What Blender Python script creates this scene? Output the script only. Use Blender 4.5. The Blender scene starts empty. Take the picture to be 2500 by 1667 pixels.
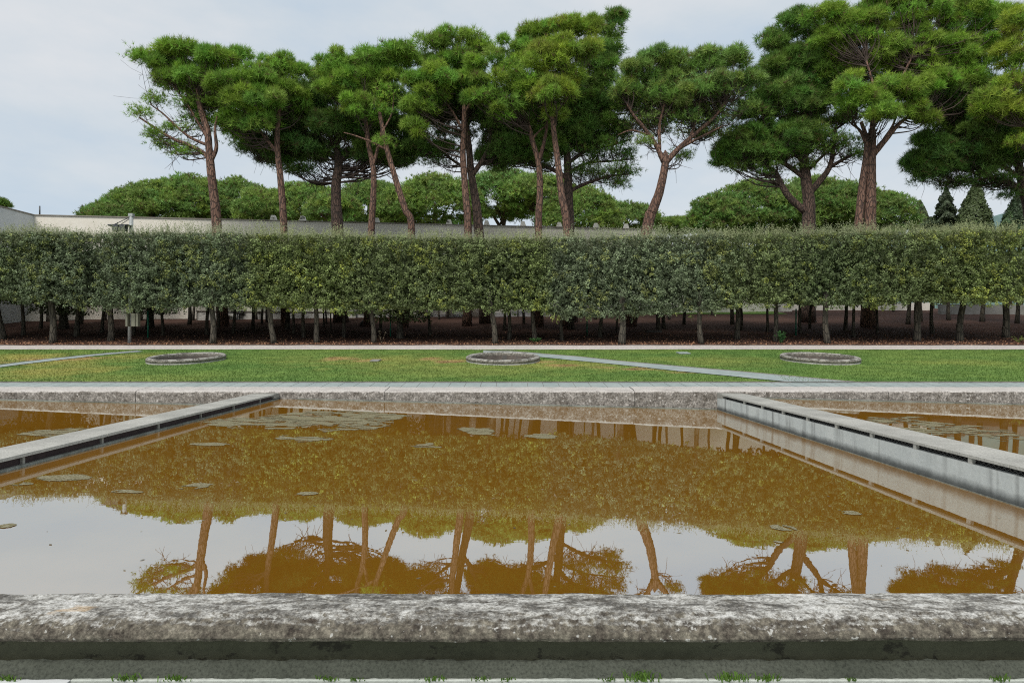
import bpy, math, random
import numpy as np
from mathutils import Vector, Matrix

random.seed(7)
RNG = np.random.default_rng(11)
F = 1667.0            # focal length in source pixels (24 mm on 36 mm, 2500 px wide)
CX, CY = 1250.0, 833.5
TILT = 0.0244         # the masonry of the site falls against true horizontal by this slope
scene = bpy.context.scene
col = scene.collection

# ------------------------------------------------------------------ camera, world, sun, exposure
SITE = Matrix.Translation((0, 0, 1.45)) @ Matrix.Rotation(-math.atan(TILT), 4, 'Y')
cam_d = bpy.data.cameras.new('camera')
cam_d.sensor_width = 36.0
cam_d.lens = 36.0 * F / 2500.0
cam_d.clip_start = 0.05
cam_d.clip_end = 6000
cam = bpy.data.objects.new('camera', cam_d)
col.objects.link(cam)
cam.matrix_world = SITE @ Matrix.Rotation(math.radians(90), 4, 'X')
scene.camera = cam

SUN_EL, SUN_AZ = 52.0, 205.0      # azimuth clockwise from +Y
world = bpy.data.worlds.new("World")
scene.world = world
world.use_nodes = True
wn, wl = world.node_tree.nodes, world.node_tree.links
wn.clear()
w_out = wn.new('ShaderNodeOutputWorld')
w_bg = wn.new('ShaderNodeBackground')
sky = wn.new('ShaderNodeTexSky')
sky.sky_type = 'NISHITA'
sky.sun_disc = False
sky.sun_elevation = math.radians(SUN_EL)
sky.sun_rotation = math.radians(SUN_AZ)
tc = wn.new('ShaderNodeTexCoord')
mp = wn.new('ShaderNodeMapping'); mp.inputs['Scale'].default_value = (1.0, 1.0, 2.6)
mp.inputs['Location'].default_value = (3.1, 0.4, 0.2)
n1 = wn.new('ShaderNodeTexNoise'); n1.inputs['Scale'].default_value = 2.3; n1.inputs['Detail'].default_value = 7; n1.inputs['Roughness'].default_value = 0.56
r1 = wn.new('ShaderNodeValToRGB')
r1.color_ramp.elements[0].position = 0.37; r1.color_ramp.elements[0].color = (5.05, 5.9, 6.75, 1)
r1.color_ramp.elements[1].position = 0.64; r1.color_ramp.elements[1].color = (6.75, 6.95, 7.15, 1)
e = r1.color_ramp.elements.new(0.5); e.color = (5.85, 6.4, 6.85, 1)
mixw = wn.new('ShaderNodeMixRGB'); mixw.inputs[0].default_value = 0.9
wl.new(tc.outputs['Generated'], mp.inputs['Vector']); wl.new(mp.outputs[0], n1.inputs['Vector'])
wl.new(n1.outputs['Fac'], r1.inputs[0]); wl.new(sky.outputs[0], mixw.inputs[1]); wl.new(r1.outputs[0], mixw.inputs[2])
wl.new(mixw.outputs[0], w_bg.inputs['Color']); wl.new(w_bg.outputs[0], w_out.inputs['Surface'])
w_bg.inputs['Strength'].default_value = 0.078

sun_d = bpy.data.lights.new('sun', 'SUN')
sun_d.energy = 2.0
sun_d.angle = math.radians(28)
sun_d.color = (1.0, 0.96, 0.9)
sun = bpy.data.objects.new('sun', sun_d)
col.objects.link(sun)
az, el = math.radians(SUN_AZ), math.radians(SUN_EL)
sdir = Vector((math.sin(az) * math.cos(el), math.cos(az) * math.cos(el), math.sin(el)))
sun.rotation_euler = sdir.to_track_quat('Z', 'Y').to_euler()
sun.location = sdir * 60

scene.view_settings.view_transform = 'Standard'
scene.view_settings.look = 'None'
scene.view_settings.exposure = 0.55
scene.view_settings.gamma = 1.0
scene.cycles.max_bounces = 6
scene.cycles.diffuse_bounces = 4
scene.cycles.glossy_bounces = 3
scene.cycles.transmission_bounces = 3
scene.cycles.use_denoising = False
scene.cycles.filter_width = 1.1

# ------------------------------------------------------------------ projection helpers (site frame: eye at origin, +Y away)
def P(px, py, d): return ((px - CX) * d / F, d, (CY - py) * d / F)
GD = [2.0, 16.8, 28.5, 30.0, 55.0, 3000.0]
GZ = [-1.2, -1.169, -0.35, -0.19, 2.635, 6.0]
def zg(d): return float(np.interp(d, GD, GZ))
def gp_lawn(px, py):                      # point of the lawn plane seen at a pixel
    k = (CY - py) / F
    d = 2.345 / (0.07 - k); return ((px - CX) * d / F, d)
def d_grove(py): return 3.58 / (0.113 - (CY - py) / F)
def wd(hw, px, py):                       # depth of a water point
    return hw * F / ((py - CY) - TILT * (px - CX))
def wz(hw, X): return -(hw + TILT * X)
HWM, HWL, HWR = 1.5, 1.686, 1.208

# ------------------------------------------------------------------ noise
def _h(i, j, k):
    n = (i * 374761393 + j * 668265263 + k * 2147483647 * 7 + 1013904223) & 0xffffffff
    n = ((n ^ (n >> 13)) * 1274126177) & 0xffffffff
    n = (n ^ (n >> 16)) & 0xffffffff
    return n / 2147483648.0 - 1.0
def vnoise(x, y, z):
    x, y, z = np.broadcast_arrays(np.asarray(x, float), np.asarray(y, float), np.asarray(z, float))
    xi, yi, zi = np.floor(x).astype(np.int64), np.floor(y).astype(np.int64), np.floor(z).astype(np.int64)
    fx, fy, fz = x - xi, y - yi, z - zi
    fx, fy, fz = fx * fx * (3 - 2 * fx), fy * fy * (3 - 2 * fy), fz * fz * (3 - 2 * fz)
    r = 0
    for a in (0, 1):
        for b in (0, 1):
            for c in (0, 1):
                w = (fx if a else 1 - fx) * (fy if b else 1 - fy) * (fz if c else 1 - fz)
                r = r + w * _h(xi + a, yi + b, zi + c)
    return r
def fbm(x, y, z=0.0, o=4):
    r = 0; a = 0.5; s = 1.0
    for k in range(o):
        r = r + a * vnoise(np.asarray(x) * s + 17.3 * k, np.asarray(y) * s + 5.1 * k, np.asarray(z) * s + 3.7 * k); a *= 0.5; s *= 2.03
    return r

# ------------------------------------------------------------------ materials
def new_mat(name):
    m = bpy.data.materials.new(name); m.use_nodes = True
    nt = m.node_tree; nt.nodes.clear()
    out = nt.nodes.new('ShaderNodeOutputMaterial')
    b = nt.nodes.new('ShaderNodeBsdfPrincipled')
    nt.links.new(b.outputs[0], out.inputs[0])
    return m, nt, b, out
def noise_node(nt, scale, detail=4, rough=0.6, stretch=(1, 1, 1), coord='Object', dist=0.0):
    t = nt.nodes.new('ShaderNodeTexCoord'); mpn = nt.nodes.new('ShaderNodeMapping')
    mpn.inputs['Scale'].default_value = stretch
    n = nt.nodes.new('ShaderNodeTexNoise'); n.inputs['Scale'].default_value = scale
    n.inputs['Detail'].default_value = detail; n.inputs['Roughness'].default_value = rough; n.inputs['Distortion'].default_value = dist
    nt.links.new(t.outputs[coord], mpn.inputs['Vector']); nt.links.new(mpn.outputs[0], n.inputs['Vector'])
    return n.outputs['Fac']
def ramp(nt, fac, stops):
    r = nt.nodes.new('ShaderNodeValToRGB'); els = r.color_ramp.elements
    els[0].position, els[0].color = stops[0][0], (*stops[0][1], 1)
    els[1].position, els[1].color = stops[-1][0], (*stops[-1][1], 1)
    for p, c in stops[1:-1]:
        e = els.new(p); e.color = (*c, 1)
    nt.links.new(fac, r.inputs[0]); return r.outputs[0]
def mixc(nt, fac, a, b, mode='MIX'):
    m = nt.nodes.new('ShaderNodeMixRGB'); m.blend_type = mode
    for s, v in ((0, fac), (1, a), (2, b)):
        if isinstance(v, (int, float)): m.inputs[s].default_value = v
        elif isinstance(v, tuple): m.inputs[s].default_value = (*v, 1)
        else: nt.links.new(v, m.inputs[s])
    return m.outputs[0]
def math_n(nt, op, a, b=0.0):
    m = nt.nodes.new('ShaderNodeMath'); m.operation = op
    for s, v in ((0, a), (1, b)):
        if isinstance(v, (int, float)): m.inputs[s].default_value = v
        else: nt.links.new(v, m.inputs[s])
    return m.outputs[0]
def bump(nt, b, h, strength=0.5, dist=0.02):
    n = nt.nodes.new('ShaderNodeBump'); n.inputs['Strength'].default_value = strength; n.inputs['Distance'].default_value = dist
    nt.links.new(h, n.inputs['Height']); nt.links.new(n.outputs[0], b.inputs['Normal'])
BW = lambda v: (v, v, v)
def plain(name, c, rough=0.7, var=0.25, scale=6, metal=0.0, bmp=0.2):
    m, nt, b, o = new_mat(name)
    f = noise_node(nt, scale, 5, 0.65)
    lo = tuple(x * (1 - var) for x in c); hi = tuple(min(1, x * (1 + var)) for x in c)
    nt.links.new(ramp(nt, f, [(0.3, lo), (0.7, hi)]), b.inputs['Base Color'])
    b.inputs['Roughness'].default_value = rough; b.inputs['Metallic'].default_value = metal
    if bmp: bump(nt, b, f, bmp, 0.01)
    return m
def foliage_mat(name, transl=0.3, spec=0.3, rough=0.5):
    m, nt, b, out = new_mat(name)
    a = nt.nodes.new('ShaderNodeAttribute'); a.attribute_name = 'Col'
    nt.links.new(a.outputs['Color'], b.inputs['Base Color'])
    b.inputs['Roughness'].default_value = rough; b.inputs['Specular IOR Level'].default_value = spec
    t = nt.nodes.new('ShaderNodeBsdfTranslucent'); mx = nt.nodes.new('ShaderNodeMixShader')
    nt.links.new(a.outputs['Color'], t.inputs['Color']); mx.inputs[0].default_value = transl
    nt.links.new(b.outputs[0], mx.inputs[1]); nt.links.new(t.outputs[0], mx.inputs[2]); nt.links.new(mx.outputs[0], out.inputs[0])
    return m
M = {}
M['needle'] = foliage_mat('pine_needles', 0.3, 0.25, 0.55)
M['leaf'] = foliage_mat('holm_oak_leaves', 0.2, 0.25, 0.5)
M['grass'] = foliage_mat('grass_blades', 0.3, 0.15, 0.7)
M['litter'] = foliage_mat('dry_leaves', 0.1, 0.1, 0.8)

def bark_mat(name, c1, c2, c3):
    m, nt, b, o = new_mat(name)
    t = nt.nodes.new('ShaderNodeTexCoord'); mpn = nt.nodes.new('ShaderNodeMapping'); mpn.inputs['Scale'].default_value = (9, 9, 2.4)
    v = nt.nodes.new('ShaderNodeTexVoronoi'); v.feature = 'DISTANCE_TO_EDGE'; v.inputs['Scale'].default_value = 1.0
    nt.links.new(t.outputs['Object'], mpn.inputs['Vector']); nt.links.new(mpn.outputs[0], v.inputs['Vector'])
    big = noise_node(nt, 1.3, 4, 0.6, (1, 1, 0.5)); fine = noise_node(nt, 30, 3, 0.7, (1, 1, 0.4))
    c = ramp(nt, big, [(0.35, c1), (0.65, c2)])
    c = mixc(nt, 0.5, c, ramp(nt, fine, [(0.3, BW(0.45)), (0.7, BW(1.25))]), 'MULTIPLY')
    crack = ramp(nt, v.outputs['Distance'], [(0.02, BW(0.0)), (0.14, BW(1.0))])
    c = mixc(nt, crack, c3, c)
    nt.links.new(c, b.inputs['Base Color']); b.inputs['Roughness'].default_value = 0.9
    bump(nt, b, crack, 0.9, 0.03); return m
M['bark_red'] = bark_mat('red_brown_pine_bark', (0.15, 0.08, 0.055), (0.27, 0.155, 0.11), (0.055, 0.035, 0.028))
M['bark_dark'] = bark_mat('dark_pine_bark', (0.09, 0.06, 0.045), (0.17, 0.105, 0.08), (0.035, 0.025, 0.02))
M['bark_oak'] = bark_mat('grey_oak_bark', (0.065, 0.055, 0.04), (0.125, 0.108, 0.08), (0.035, 0.03, 0.022))
M['twig'] = plain('twigs', (0.075, 0.052, 0.042), 0.9, 0.3, 3, bmp=0)

# far coping and pool walls: pale lichen on upward faces, speckled brown grey on vertical ones
def coping_mat(name, top_lo, top_hi, side_lo, side_hi, fine_scale, patch_scale, stretch=(0.55, 1.0, 1.0), wetline=None, whiteness=0.5, upr=(0.42, 0.72), crust=False):
    m, nt, b, o = new_mat(name)
    g = nt.nodes.new('ShaderNodeNewGeometry'); sep = nt.nodes.new('ShaderNodeSeparateXYZ'); nt.links.new(g.outputs['Normal'], sep.inputs[0])
    up = ramp(nt, math_n(nt, 'ADD', sep.outputs['Z'], math_n(nt, 'MULTIPLY', math_n(nt, 'SUBTRACT', noise_node(nt, patch_scale * 2, 4, 0.7), 0.5), 0.9)), [(upr[0], BW(0.0)), (upr[1], BW(1.0))])
    a = noise_node(nt, patch_scale, 8, 0.72, stretch, dist=0.4)
    f = noise_node(nt, fine_scale, 6, 0.78)
    f2 = noise_node(nt, fine_scale * 0.35, 5, 0.75, (1, 1, 1))
    top = ramp(nt, a, [(0.5 - 0.14 * whiteness - 0.04, top_lo), (0.5 - 0.14 * whiteness + 0.02, tuple((x + y) / 2 for x, y in zip(top_lo, top_hi))), (0.5, top_hi)])
    top = mixc(nt, 0.75, top, ramp(nt, f, [(0.34, BW(0.42)), (0.5, BW(0.95)), (0.7, BW(1.12))]), 'MULTIPLY')
    if crust:
        big = noise_node(nt, 2.2, 5, 0.65, (0.6, 1, 1))
        a2 = math_n(nt, 'ADD', math_n(nt, 'MULTIPLY', a, 0.55), math_n(nt, 'ADD', math_n(nt, 'MULTIPLY', f, 0.30), math_n(nt, 'MULTIPLY', big, 0.22)))
        top = ramp(nt, a2, [(0.455, top_lo), (0.49, (0.15, 0.142, 0.128)), (0.53, (0.27, 0.26, 0.235)), (0.57, top_hi), (0.63, (0.57, 0.56, 0.53))])
        top = mixc(nt, 0.8, top, ramp(nt, noise_node(nt, 120, 3, 0.8, (0.7, 1, 1)), [(0.36, BW(0.45)), (0.5, BW(1.0)), (0.66, BW(1.25))]), 'MULTIPLY')
        top = mixc(nt, ramp(nt, noise_node(nt, 4.1, 3, 0.5, (0.7, 1.5, 1.5)), [(0.70, BW(0)), (0.73, BW(0.45))]), top, (0.5, 0.33, 0.16))
    side = ramp(nt, f2, [(0.36, side_lo), (0.52, tuple(0.5 * (x + y) for x, y in zip(side_lo, side_hi))), (0.66, side_hi)])
    side = mixc(nt, 0.85, side, ramp(nt, f, [(0.38, BW(0.4)), (0.52, BW(0.95)), (0.64, BW(1.75))]), 'MULTIPLY')
    spots = ramp(nt, noise_node(nt, fine_scale * 0.6, 3, 0.6), [(0.63, BW(0)), (0.68, BW(0.8))])
    side = mixc(nt, spots, side, top_hi)
    c = mixc(nt, up, side, top)
    if wetline is not None:
        t = nt.nodes.new('ShaderNodeTexCoord'); s2 = nt.nodes.new('ShaderNodeSeparateXYZ'); nt.links.new(t.outputs['Object'], s2.inputs[0])
        wob = math_n(nt, 'MULTIPLY', math_n(nt, 'SUBTRACT', noise_node(nt, 2.5, 4, 0.6, (1, 1, 1)), 0.5), 0.05)
        base = math_n(nt, 'ADD', math_n(nt, 'ADD', s2.outputs['Z'], math_n(nt, 'MULTIPLY', s2.outputs['X'], TILT)), wob)
        k = ramp(nt, math_n(nt, 'SUBTRACT', base, wetline), [(0.0, BW(1.0)), (0.03, BW(1.0)), (0.075, BW(0.0))])
        c = mixc(nt, k, c, (0.07, 0.07, 0.062))
    nt.links.new(c, b.inputs['Base Color']); b.inputs['Roughness'].default_value = 0.92
    b.inputs['Specular IOR Level'].default_value = 0.2
    bump(nt, b, mixc(nt, 0.5, f, a), 0.8, 0.012)
    return m
M['far_coping'] = coping_mat('weathered_far_coping', (0.28, 0.25, 0.225), (0.50, 0.465, 0.43), (0.10, 0.085, 0.07), (0.33, 0.30, 0.27), 24, 3.0, (0.5, 1, 1), None, 1.2)
M['near_coping'] = coping_mat('lichen_crusted_near_coping', (0.085, 0.08, 0.07), (0.47, 0.46, 0.425), (0.055, 0.045, 0.036), (0.20, 0.18, 0.14), 44, 15.0, (0.42, 1.2, 1.2), None, 0.15, (0.80, 1.02), True)

def concrete(name, c1, c2, fine=40, streak=False, band=None, grit=0.35, mould=None):
    m, nt, b, o = new_mat(name)
    a = noise_node(nt, 1.6, 6, 0.65); f = noise_node(nt, fine, 5, 0.75)
    c = ramp(nt, a, [(0.3, c1), (0.7, c2)])
    c = mixc(nt, grit, c, ramp(nt, f, [(0.3, BW(0.35)), (0.5, BW(1.0)), (0.7, BW(1.35))]), 'MULTIPLY')
    if streak:
        s = noise_node(nt, 5.5, 3, 0.55, (1, 1, 0.04)); s2 = noise_node(nt, 1.1, 3, 0.6, (1, 1, 0.5))
        k = math_n(nt, 'MULTIPLY', ramp(nt, s, [(0.50, BW(0.0)), (0.64, BW(1.0))]), ramp(nt, s2, [(0.42, BW(0.1)), (0.58, BW(1.0))]))
        c = mixc(nt, math_n(nt, 'MULTIPLY', k, 0.7), c, (0.10, 0.10, 0.095))
    if band is not None:
        t = nt.nodes.new('ShaderNodeTexCoord'); s2 = nt.nodes.new('ShaderNodeSeparateXYZ'); nt.links.new(t.outputs['Object'], s2.inputs[0])
        z = math_n(nt, 'ADD', s2.outputs['Z'], math_n(nt, 'MULTIPLY', math_n(nt, 'SUBTRACT', noise_node(nt, 5, 5, 0.65), 0.5), 0.09))
        k = ramp(nt, math_n(nt, 'SUBTRACT', z, band), [(0.0, BW(0.95)), (0.05, BW(0.8)), (0.13, BW(0.0))])
        c = mixc(nt, k, c, (0.035, 0.038, 0.036))
    if mould is not None:
        k = ramp(nt, noise_node(nt, mould, 6, 0.7, (1, 1, 1.6)), [(0.56, BW(0)), (0.62, BW(0.9))])
        c = mixc(nt, k, c, (0.03, 0.028, 0.02))
    nt.links.new(c, b.inputs['Base Color']); b.inputs['Roughness'].default_value = 0.9; b.inputs['Specular IOR Level'].default_value = 0.25
    bump(nt, b, f, 0.5, 0.006); return m
M['slab'] = concrete('granite_cap_slabs', (0.27, 0.265, 0.24), (0.43, 0.42, 0.38), 45, grit=0.7)
M['slab_edge'] = concrete('weathered_slab_edge', (0.20, 0.195, 0.17), (0.28, 0.27, 0.24), 60, grit=0.5)
M['render_wall'] = concrete('streaked_grey_render', (0.40, 0.42, 0.41), (0.50, 0.515, 0.49), 25, streak=True, band=0.0, grit=0.18)
M['dark_ledge'] = concrete('mossy_ledge', (0.10, 0.10, 0.08), (0.24, 0.25, 0.22), 20, grit=0.8)
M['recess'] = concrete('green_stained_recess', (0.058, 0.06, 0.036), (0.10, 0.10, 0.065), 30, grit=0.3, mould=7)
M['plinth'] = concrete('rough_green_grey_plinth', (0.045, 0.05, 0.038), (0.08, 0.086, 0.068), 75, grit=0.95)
M['paver'] = concrete('blue_grey_pavers', (0.24, 0.285, 0.275), (0.33, 0.37, 0.355), 9, grit=0.3)
M['path_edge'] = concrete('path_edging', (0.14, 0.13, 0.12), (0.24, 0.22, 0.20), 8, grit=0.5)
M['basin'] = coping_mat('old_stone_basin', (0.10, 0.095, 0.08), (0.36, 0.345, 0.31), (0.12, 0.11, 0.09), (0.26, 0.24, 0.20), 22, 5, (1, 1, 1), None, 0.2)
M['basin_in'] = concrete('stained_basin_inside', (0.09, 0.078, 0.066), (0.21, 0.175, 0.15), 14, streak=True, grit=0.5)
M['white_wall'] = concrete('off_white_render_wall', (0.78, 0.72, 0.62), (0.84, 0.79, 0.70), 3, streak=False, grit=0.06)
M['grey_wall'] = concrete('cool_white_wall', (0.60, 0.62, 0.62), (0.68, 0.69, 0.68), 3, grit=0.08)
M['low_wall'] = concrete('low_white_wall', (0.64, 0.62, 0.57), (0.74, 0.72, 0.67), 5, grit=0.2, mould=1.3)
M['steps'] = concrete('grey_steps', (0.36, 0.34, 0.33), (0.48, 0.46, 0.45), 6, grit=0.3)
M['dark_wall'] = concrete('dark_stone_wall', (0.20, 0.19, 0.17), (0.28, 0.27, 0.25), 4, grit=0.3)  # dark grey stone, also for wall core, channel wall and drain cover
M['wall_cap'] = concrete('dark_wall_cap', (0.22, 0.20, 0.17), (0.32, 0.29, 0.25), 5, grit=0.3)
M['steel'] = plain('galvanised_steel', (0.38, 0.40, 0.39), 0.5, 0.2, 8, 0.3)
M['dark_metal'] = plain('dark_metal', (0.055, 0.06, 0.065), 0.5, 0.3, 8, 0.3)
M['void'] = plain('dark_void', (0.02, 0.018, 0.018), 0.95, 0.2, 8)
M['wine'] = plain('dark_wine_channel', (0.035, 0.022, 0.022), 0.9, 0.4, 6)  # near-black wine red over the left divider's channel wall
M['box'] = plain('cream_metal_box', (0.17, 0.165, 0.12), 0.6, 0.12, 5)
M['green_post'] = plain('green_painted_steel', (0.01, 0.14, 0.08), 0.5, 0.15, 5)
M['wood'] = plain('dark_bench_wood', (0.04, 0.038, 0.036), 0.7, 0.3, 5)
M['mesh'] = plain('black_grille', (0.06, 0.058, 0.055), 0.6, 0.2, 8)
M['glass'], _nt, _b, _o = new_mat('window_glass')
_b.inputs['Base Color'].default_value = (0.16, 0.165, 0.16, 1); _b.inputs['Roughness'].default_value = 0.08
M['frame'] = plain('window_frame', (0.10, 0.085, 0.07), 0.6, 0.1)
M['hill'] = plain('haze_blue_hill', (0.10, 0.16, 0.15), 0.95, 0.3, 0.05)  # green shifted to blue, distance haze painted into the hill colour
M['stone'] = plain('dark_rock', (0.06, 0.055, 0.05), 0.9, 0.4, 4)

# soil, gravel, lawn, ground
def soil(name, c1, c2, c3, sc=3.0):
    m, nt, b, o = new_mat(name)
    c = ramp(nt, noise_node(nt, sc * 0.25, 6, 0.7), [(0.3, c1), (0.7, c2)])
    f = noise_node(nt, sc * 7, 5, 0.8)
    c = mixc(nt, 0.7, c, ramp(nt, f, [(0.35, BW(0.5)), (0.65, BW(1.45))]), 'MULTIPLY')
    c = mixc(nt, ramp(nt, noise_node(nt, sc * 4, 3, 0.6), [(0.62, BW(0)), (0.68, BW(0.8))]), c, c3)
    nt.links.new(c, b.inputs['Base Color']); b.inputs['Roughness'].default_value = 0.95; b.inputs['Specular IOR Level'].default_value = 0.1
    bump(nt, b, f, 0.6, 0.02); return m
M['soil'] = soil('leaf_strewn_soil', (0.055, 0.030, 0.023), (0.09, 0.052, 0.04), (0.15, 0.095, 0.065))
M['gravel'] = soil('pale_gravel_path', (0.44, 0.41, 0.38), (0.55, 0.50, 0.46), (0.56, 0.40, 0.35), 1.6)
M['ground'] = soil('bare_ground', (0.14, 0.15, 0.08), (0.20, 0.20, 0.11), (0.22, 0.17, 0.1), 1.0)
m, nt, b, o = new_mat('lawn_turf'); M['lawn'] = m
a_ = nt.nodes.new('ShaderNodeAttribute'); a_.attribute_name = 'Col'
f_ = noise_node(nt, 9, 6, 0.8, (1, 0.6, 1)); f3 = noise_node(nt, 45, 3, 0.8, (1, 0.7, 1))
c_ = mixc(nt, 0.75, a_.outputs['Color'], ramp(nt, f_, [(0.3, BW(0.6)), (0.7, BW(1.35))]), 'MULTIPLY')
c_ = mixc(nt, 0.6, c_, ramp(nt, f3, [(0.3, BW(0.6)), (0.7, BW(1.35))]), 'MULTIPLY')
nt.links.new(c_, b.inputs['Base Color']); b.inputs['Roughness'].default_value = 0.9; b.inputs['Specular IOR Level'].default_value = 0.1
bump(nt, b, f3, 0.7, 0.02)

# muddy water: opaque ochre body under a mirror surface
m, nt, b, out = new_mat('muddy_pool_water'); M['water'] = m
b.inputs['Base Color'].default_value = (0.20, 0.092, 0.012, 1); b.inputs['Roughness'].default_value = 0.9; b.inputs['Specular IOR Level'].default_value = 0
cc = ramp(nt, noise_node(nt, 0.35, 4, 0.6), [(0.3, (0.29, 0.128, 0.011)), (0.7, (0.325, 0.15, 0.014))])
nt.links.new(cc, b.inputs['Base Color'])
gl = nt.nodes.new('ShaderNodeBsdfGlossy'); gl.inputs['Roughness'].default_value = 0.008; gl.inputs['Color'].default_value = (0.82, 0.96, 1.0, 1)
fr = nt.nodes.new('ShaderNodeLayerWeight'); fr.inputs['Blend'].default_value = 0.5
frv = math_n(nt, 'ADD', math_n(nt, 'MULTIPLY', fr.outputs['Facing'], 0.30), 0.40)
bp = nt.nodes.new('ShaderNodeBump'); bp.inputs['Strength'].default_value = 0.015; bp.inputs['Distance'].default_value = 0.02
nt.links.new(noise_node(nt, 3.5, 3, 0.5), bp.inputs['Height']); nt.links.new(bp.outputs[0], gl.inputs['Normal'])
mx = nt.nodes.new('ShaderNodeMixShader'); nt.links.new(frv, mx.inputs[0])
nt.links.new(b.outputs[0], mx.inputs[1]); nt.links.new(gl.outputs[0], mx.inputs[2]); nt.links.new(mx.outputs[0], out.inputs[0])
WATER_FRES = fr

m, nt, b, out = new_mat('duckweed'); M['duckweed'] = m
f_ = noise_node(nt, 55, 4, 0.8)
nt.links.new(ramp(nt, f_, [(0.34, (0.09, 0.08, 0.04)), (0.5, (0.175, 0.155, 0.09)), (0.68, (0.37, 0.35, 0.26))]), b.inputs['Base Color'])
b.inputs['Roughness'].default_value = 0.95; b.inputs['Specular IOR Level'].default_value = 0.05; bump(nt, b, f_, 0.5, 0.005)

# tactile paving of the near walk
m, nt, b, out = new_mat('ribbed_near_paving'); M['near_pave'] = m
t = nt.nodes.new('ShaderNodeTexCoord'); s2 = nt.nodes.new('ShaderNodeSeparateXYZ'); nt.links.new(t.outputs['Object'], s2.inputs[0])
def frac(x, k): return math_n(nt, 'FRACT', math_n(nt, 'MULTIPLY', x, k))
rib = math_n(nt, 'LESS_THAN', frac(s2.outputs['X'], 32.0), 0.3)
tile = math_n(nt, 'LESS_THAN', frac(math_n(nt, 'ADD', s2.outputs['X'], 0.03), 3.1), 0.62)
rb = math_n(nt, 'MULTIPLY', rib, tile)
cc = ramp(nt, noise_node(nt, 4, 5, 0.7), [(0.3, (0.42, 0.47, 0.44)), (0.7, (0.56, 0.60, 0.56))])
cc = mixc(nt, math_n(nt, 'MULTIPLY', rb, 0.8), cc, (0.16, 0.16, 0.14))
nt.links.new(cc, b.inputs['Base Color']); b.inputs['Roughness'].default_value = 0.85
bump(nt, b, math_n(nt, 'SUBTRACT', 1.0, rb), 0.8, 0.006)
M['near_curb'] = concrete('pale_green_curb', (0.40, 0.43, 0.38), (0.55, 0.57, 0.52), 40, grit=0.4)

# ------------------------------------------------------------------ object helpers
def tag(o, label=None, cat=None, group=None, kind=None):
    if label: o['label'] = label
    if cat: o['category'] = cat
    if group: o['group'] = group
    if kind: o['kind'] = kind
    return o
def thing(name, label, cat, loc, group=None):
    o = bpy.data.objects.new(name, None); o.empty_display_size = 0.3; col.objects.link(o)
    o.location = loc; return tag(o, label, cat, group)
def mesh_np(name, V, Fc, mat, parent=None, colr=None, smooth=False, origin=None):
    """V (n,3) site coords, Fc (m,k) faces of one size"""
    V = np.asarray(V, np.float32); Fc = np.asarray(Fc, np.int32)
    org = np.array(parent.location if parent is not None and parent.parent is None else ((0, 0, 0) if origin is None else origin), np.float32)
    if parent is not None and parent.parent is not None: org = np.array(parent.parent.location, np.float32)
    me = bpy.data.meshes.new(name)
    n, (mf, k) = len(V), Fc.shape
    me.vertices.add(n); me.vertices.foreach_set('co', (V - org).ravel())
    me.loops.add(mf * k); me.loops.foreach_set('vertex_index', Fc.ravel())
    me.polygons.add(mf); me.polygons.foreach_set('loop_start', np.arange(mf, dtype=np.int32) * k)
    me.polygons.foreach_set('loop_total', np.full(mf, k, np.int32))
    if smooth: me.polygons.foreach_set('use_smooth', np.ones(mf, bool))
    if colr is not None:
        ca = me.color_attributes.new('Col', 'FLOAT_COLOR', 'POINT')
        cc = np.ones((n, 4), np.float32); cc[:, :3] = np.clip(colr, 0.002, 0.9); ca.data.foreach_set('color', cc.ravel())
    me.update(calc_edges=True)
    me.materials.append(mat)
    o = bpy.data.objects.new(name, me); col.objects.link(o)
    if parent is not None: o.parent = parent
    else: o.location = org
    return o
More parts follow.
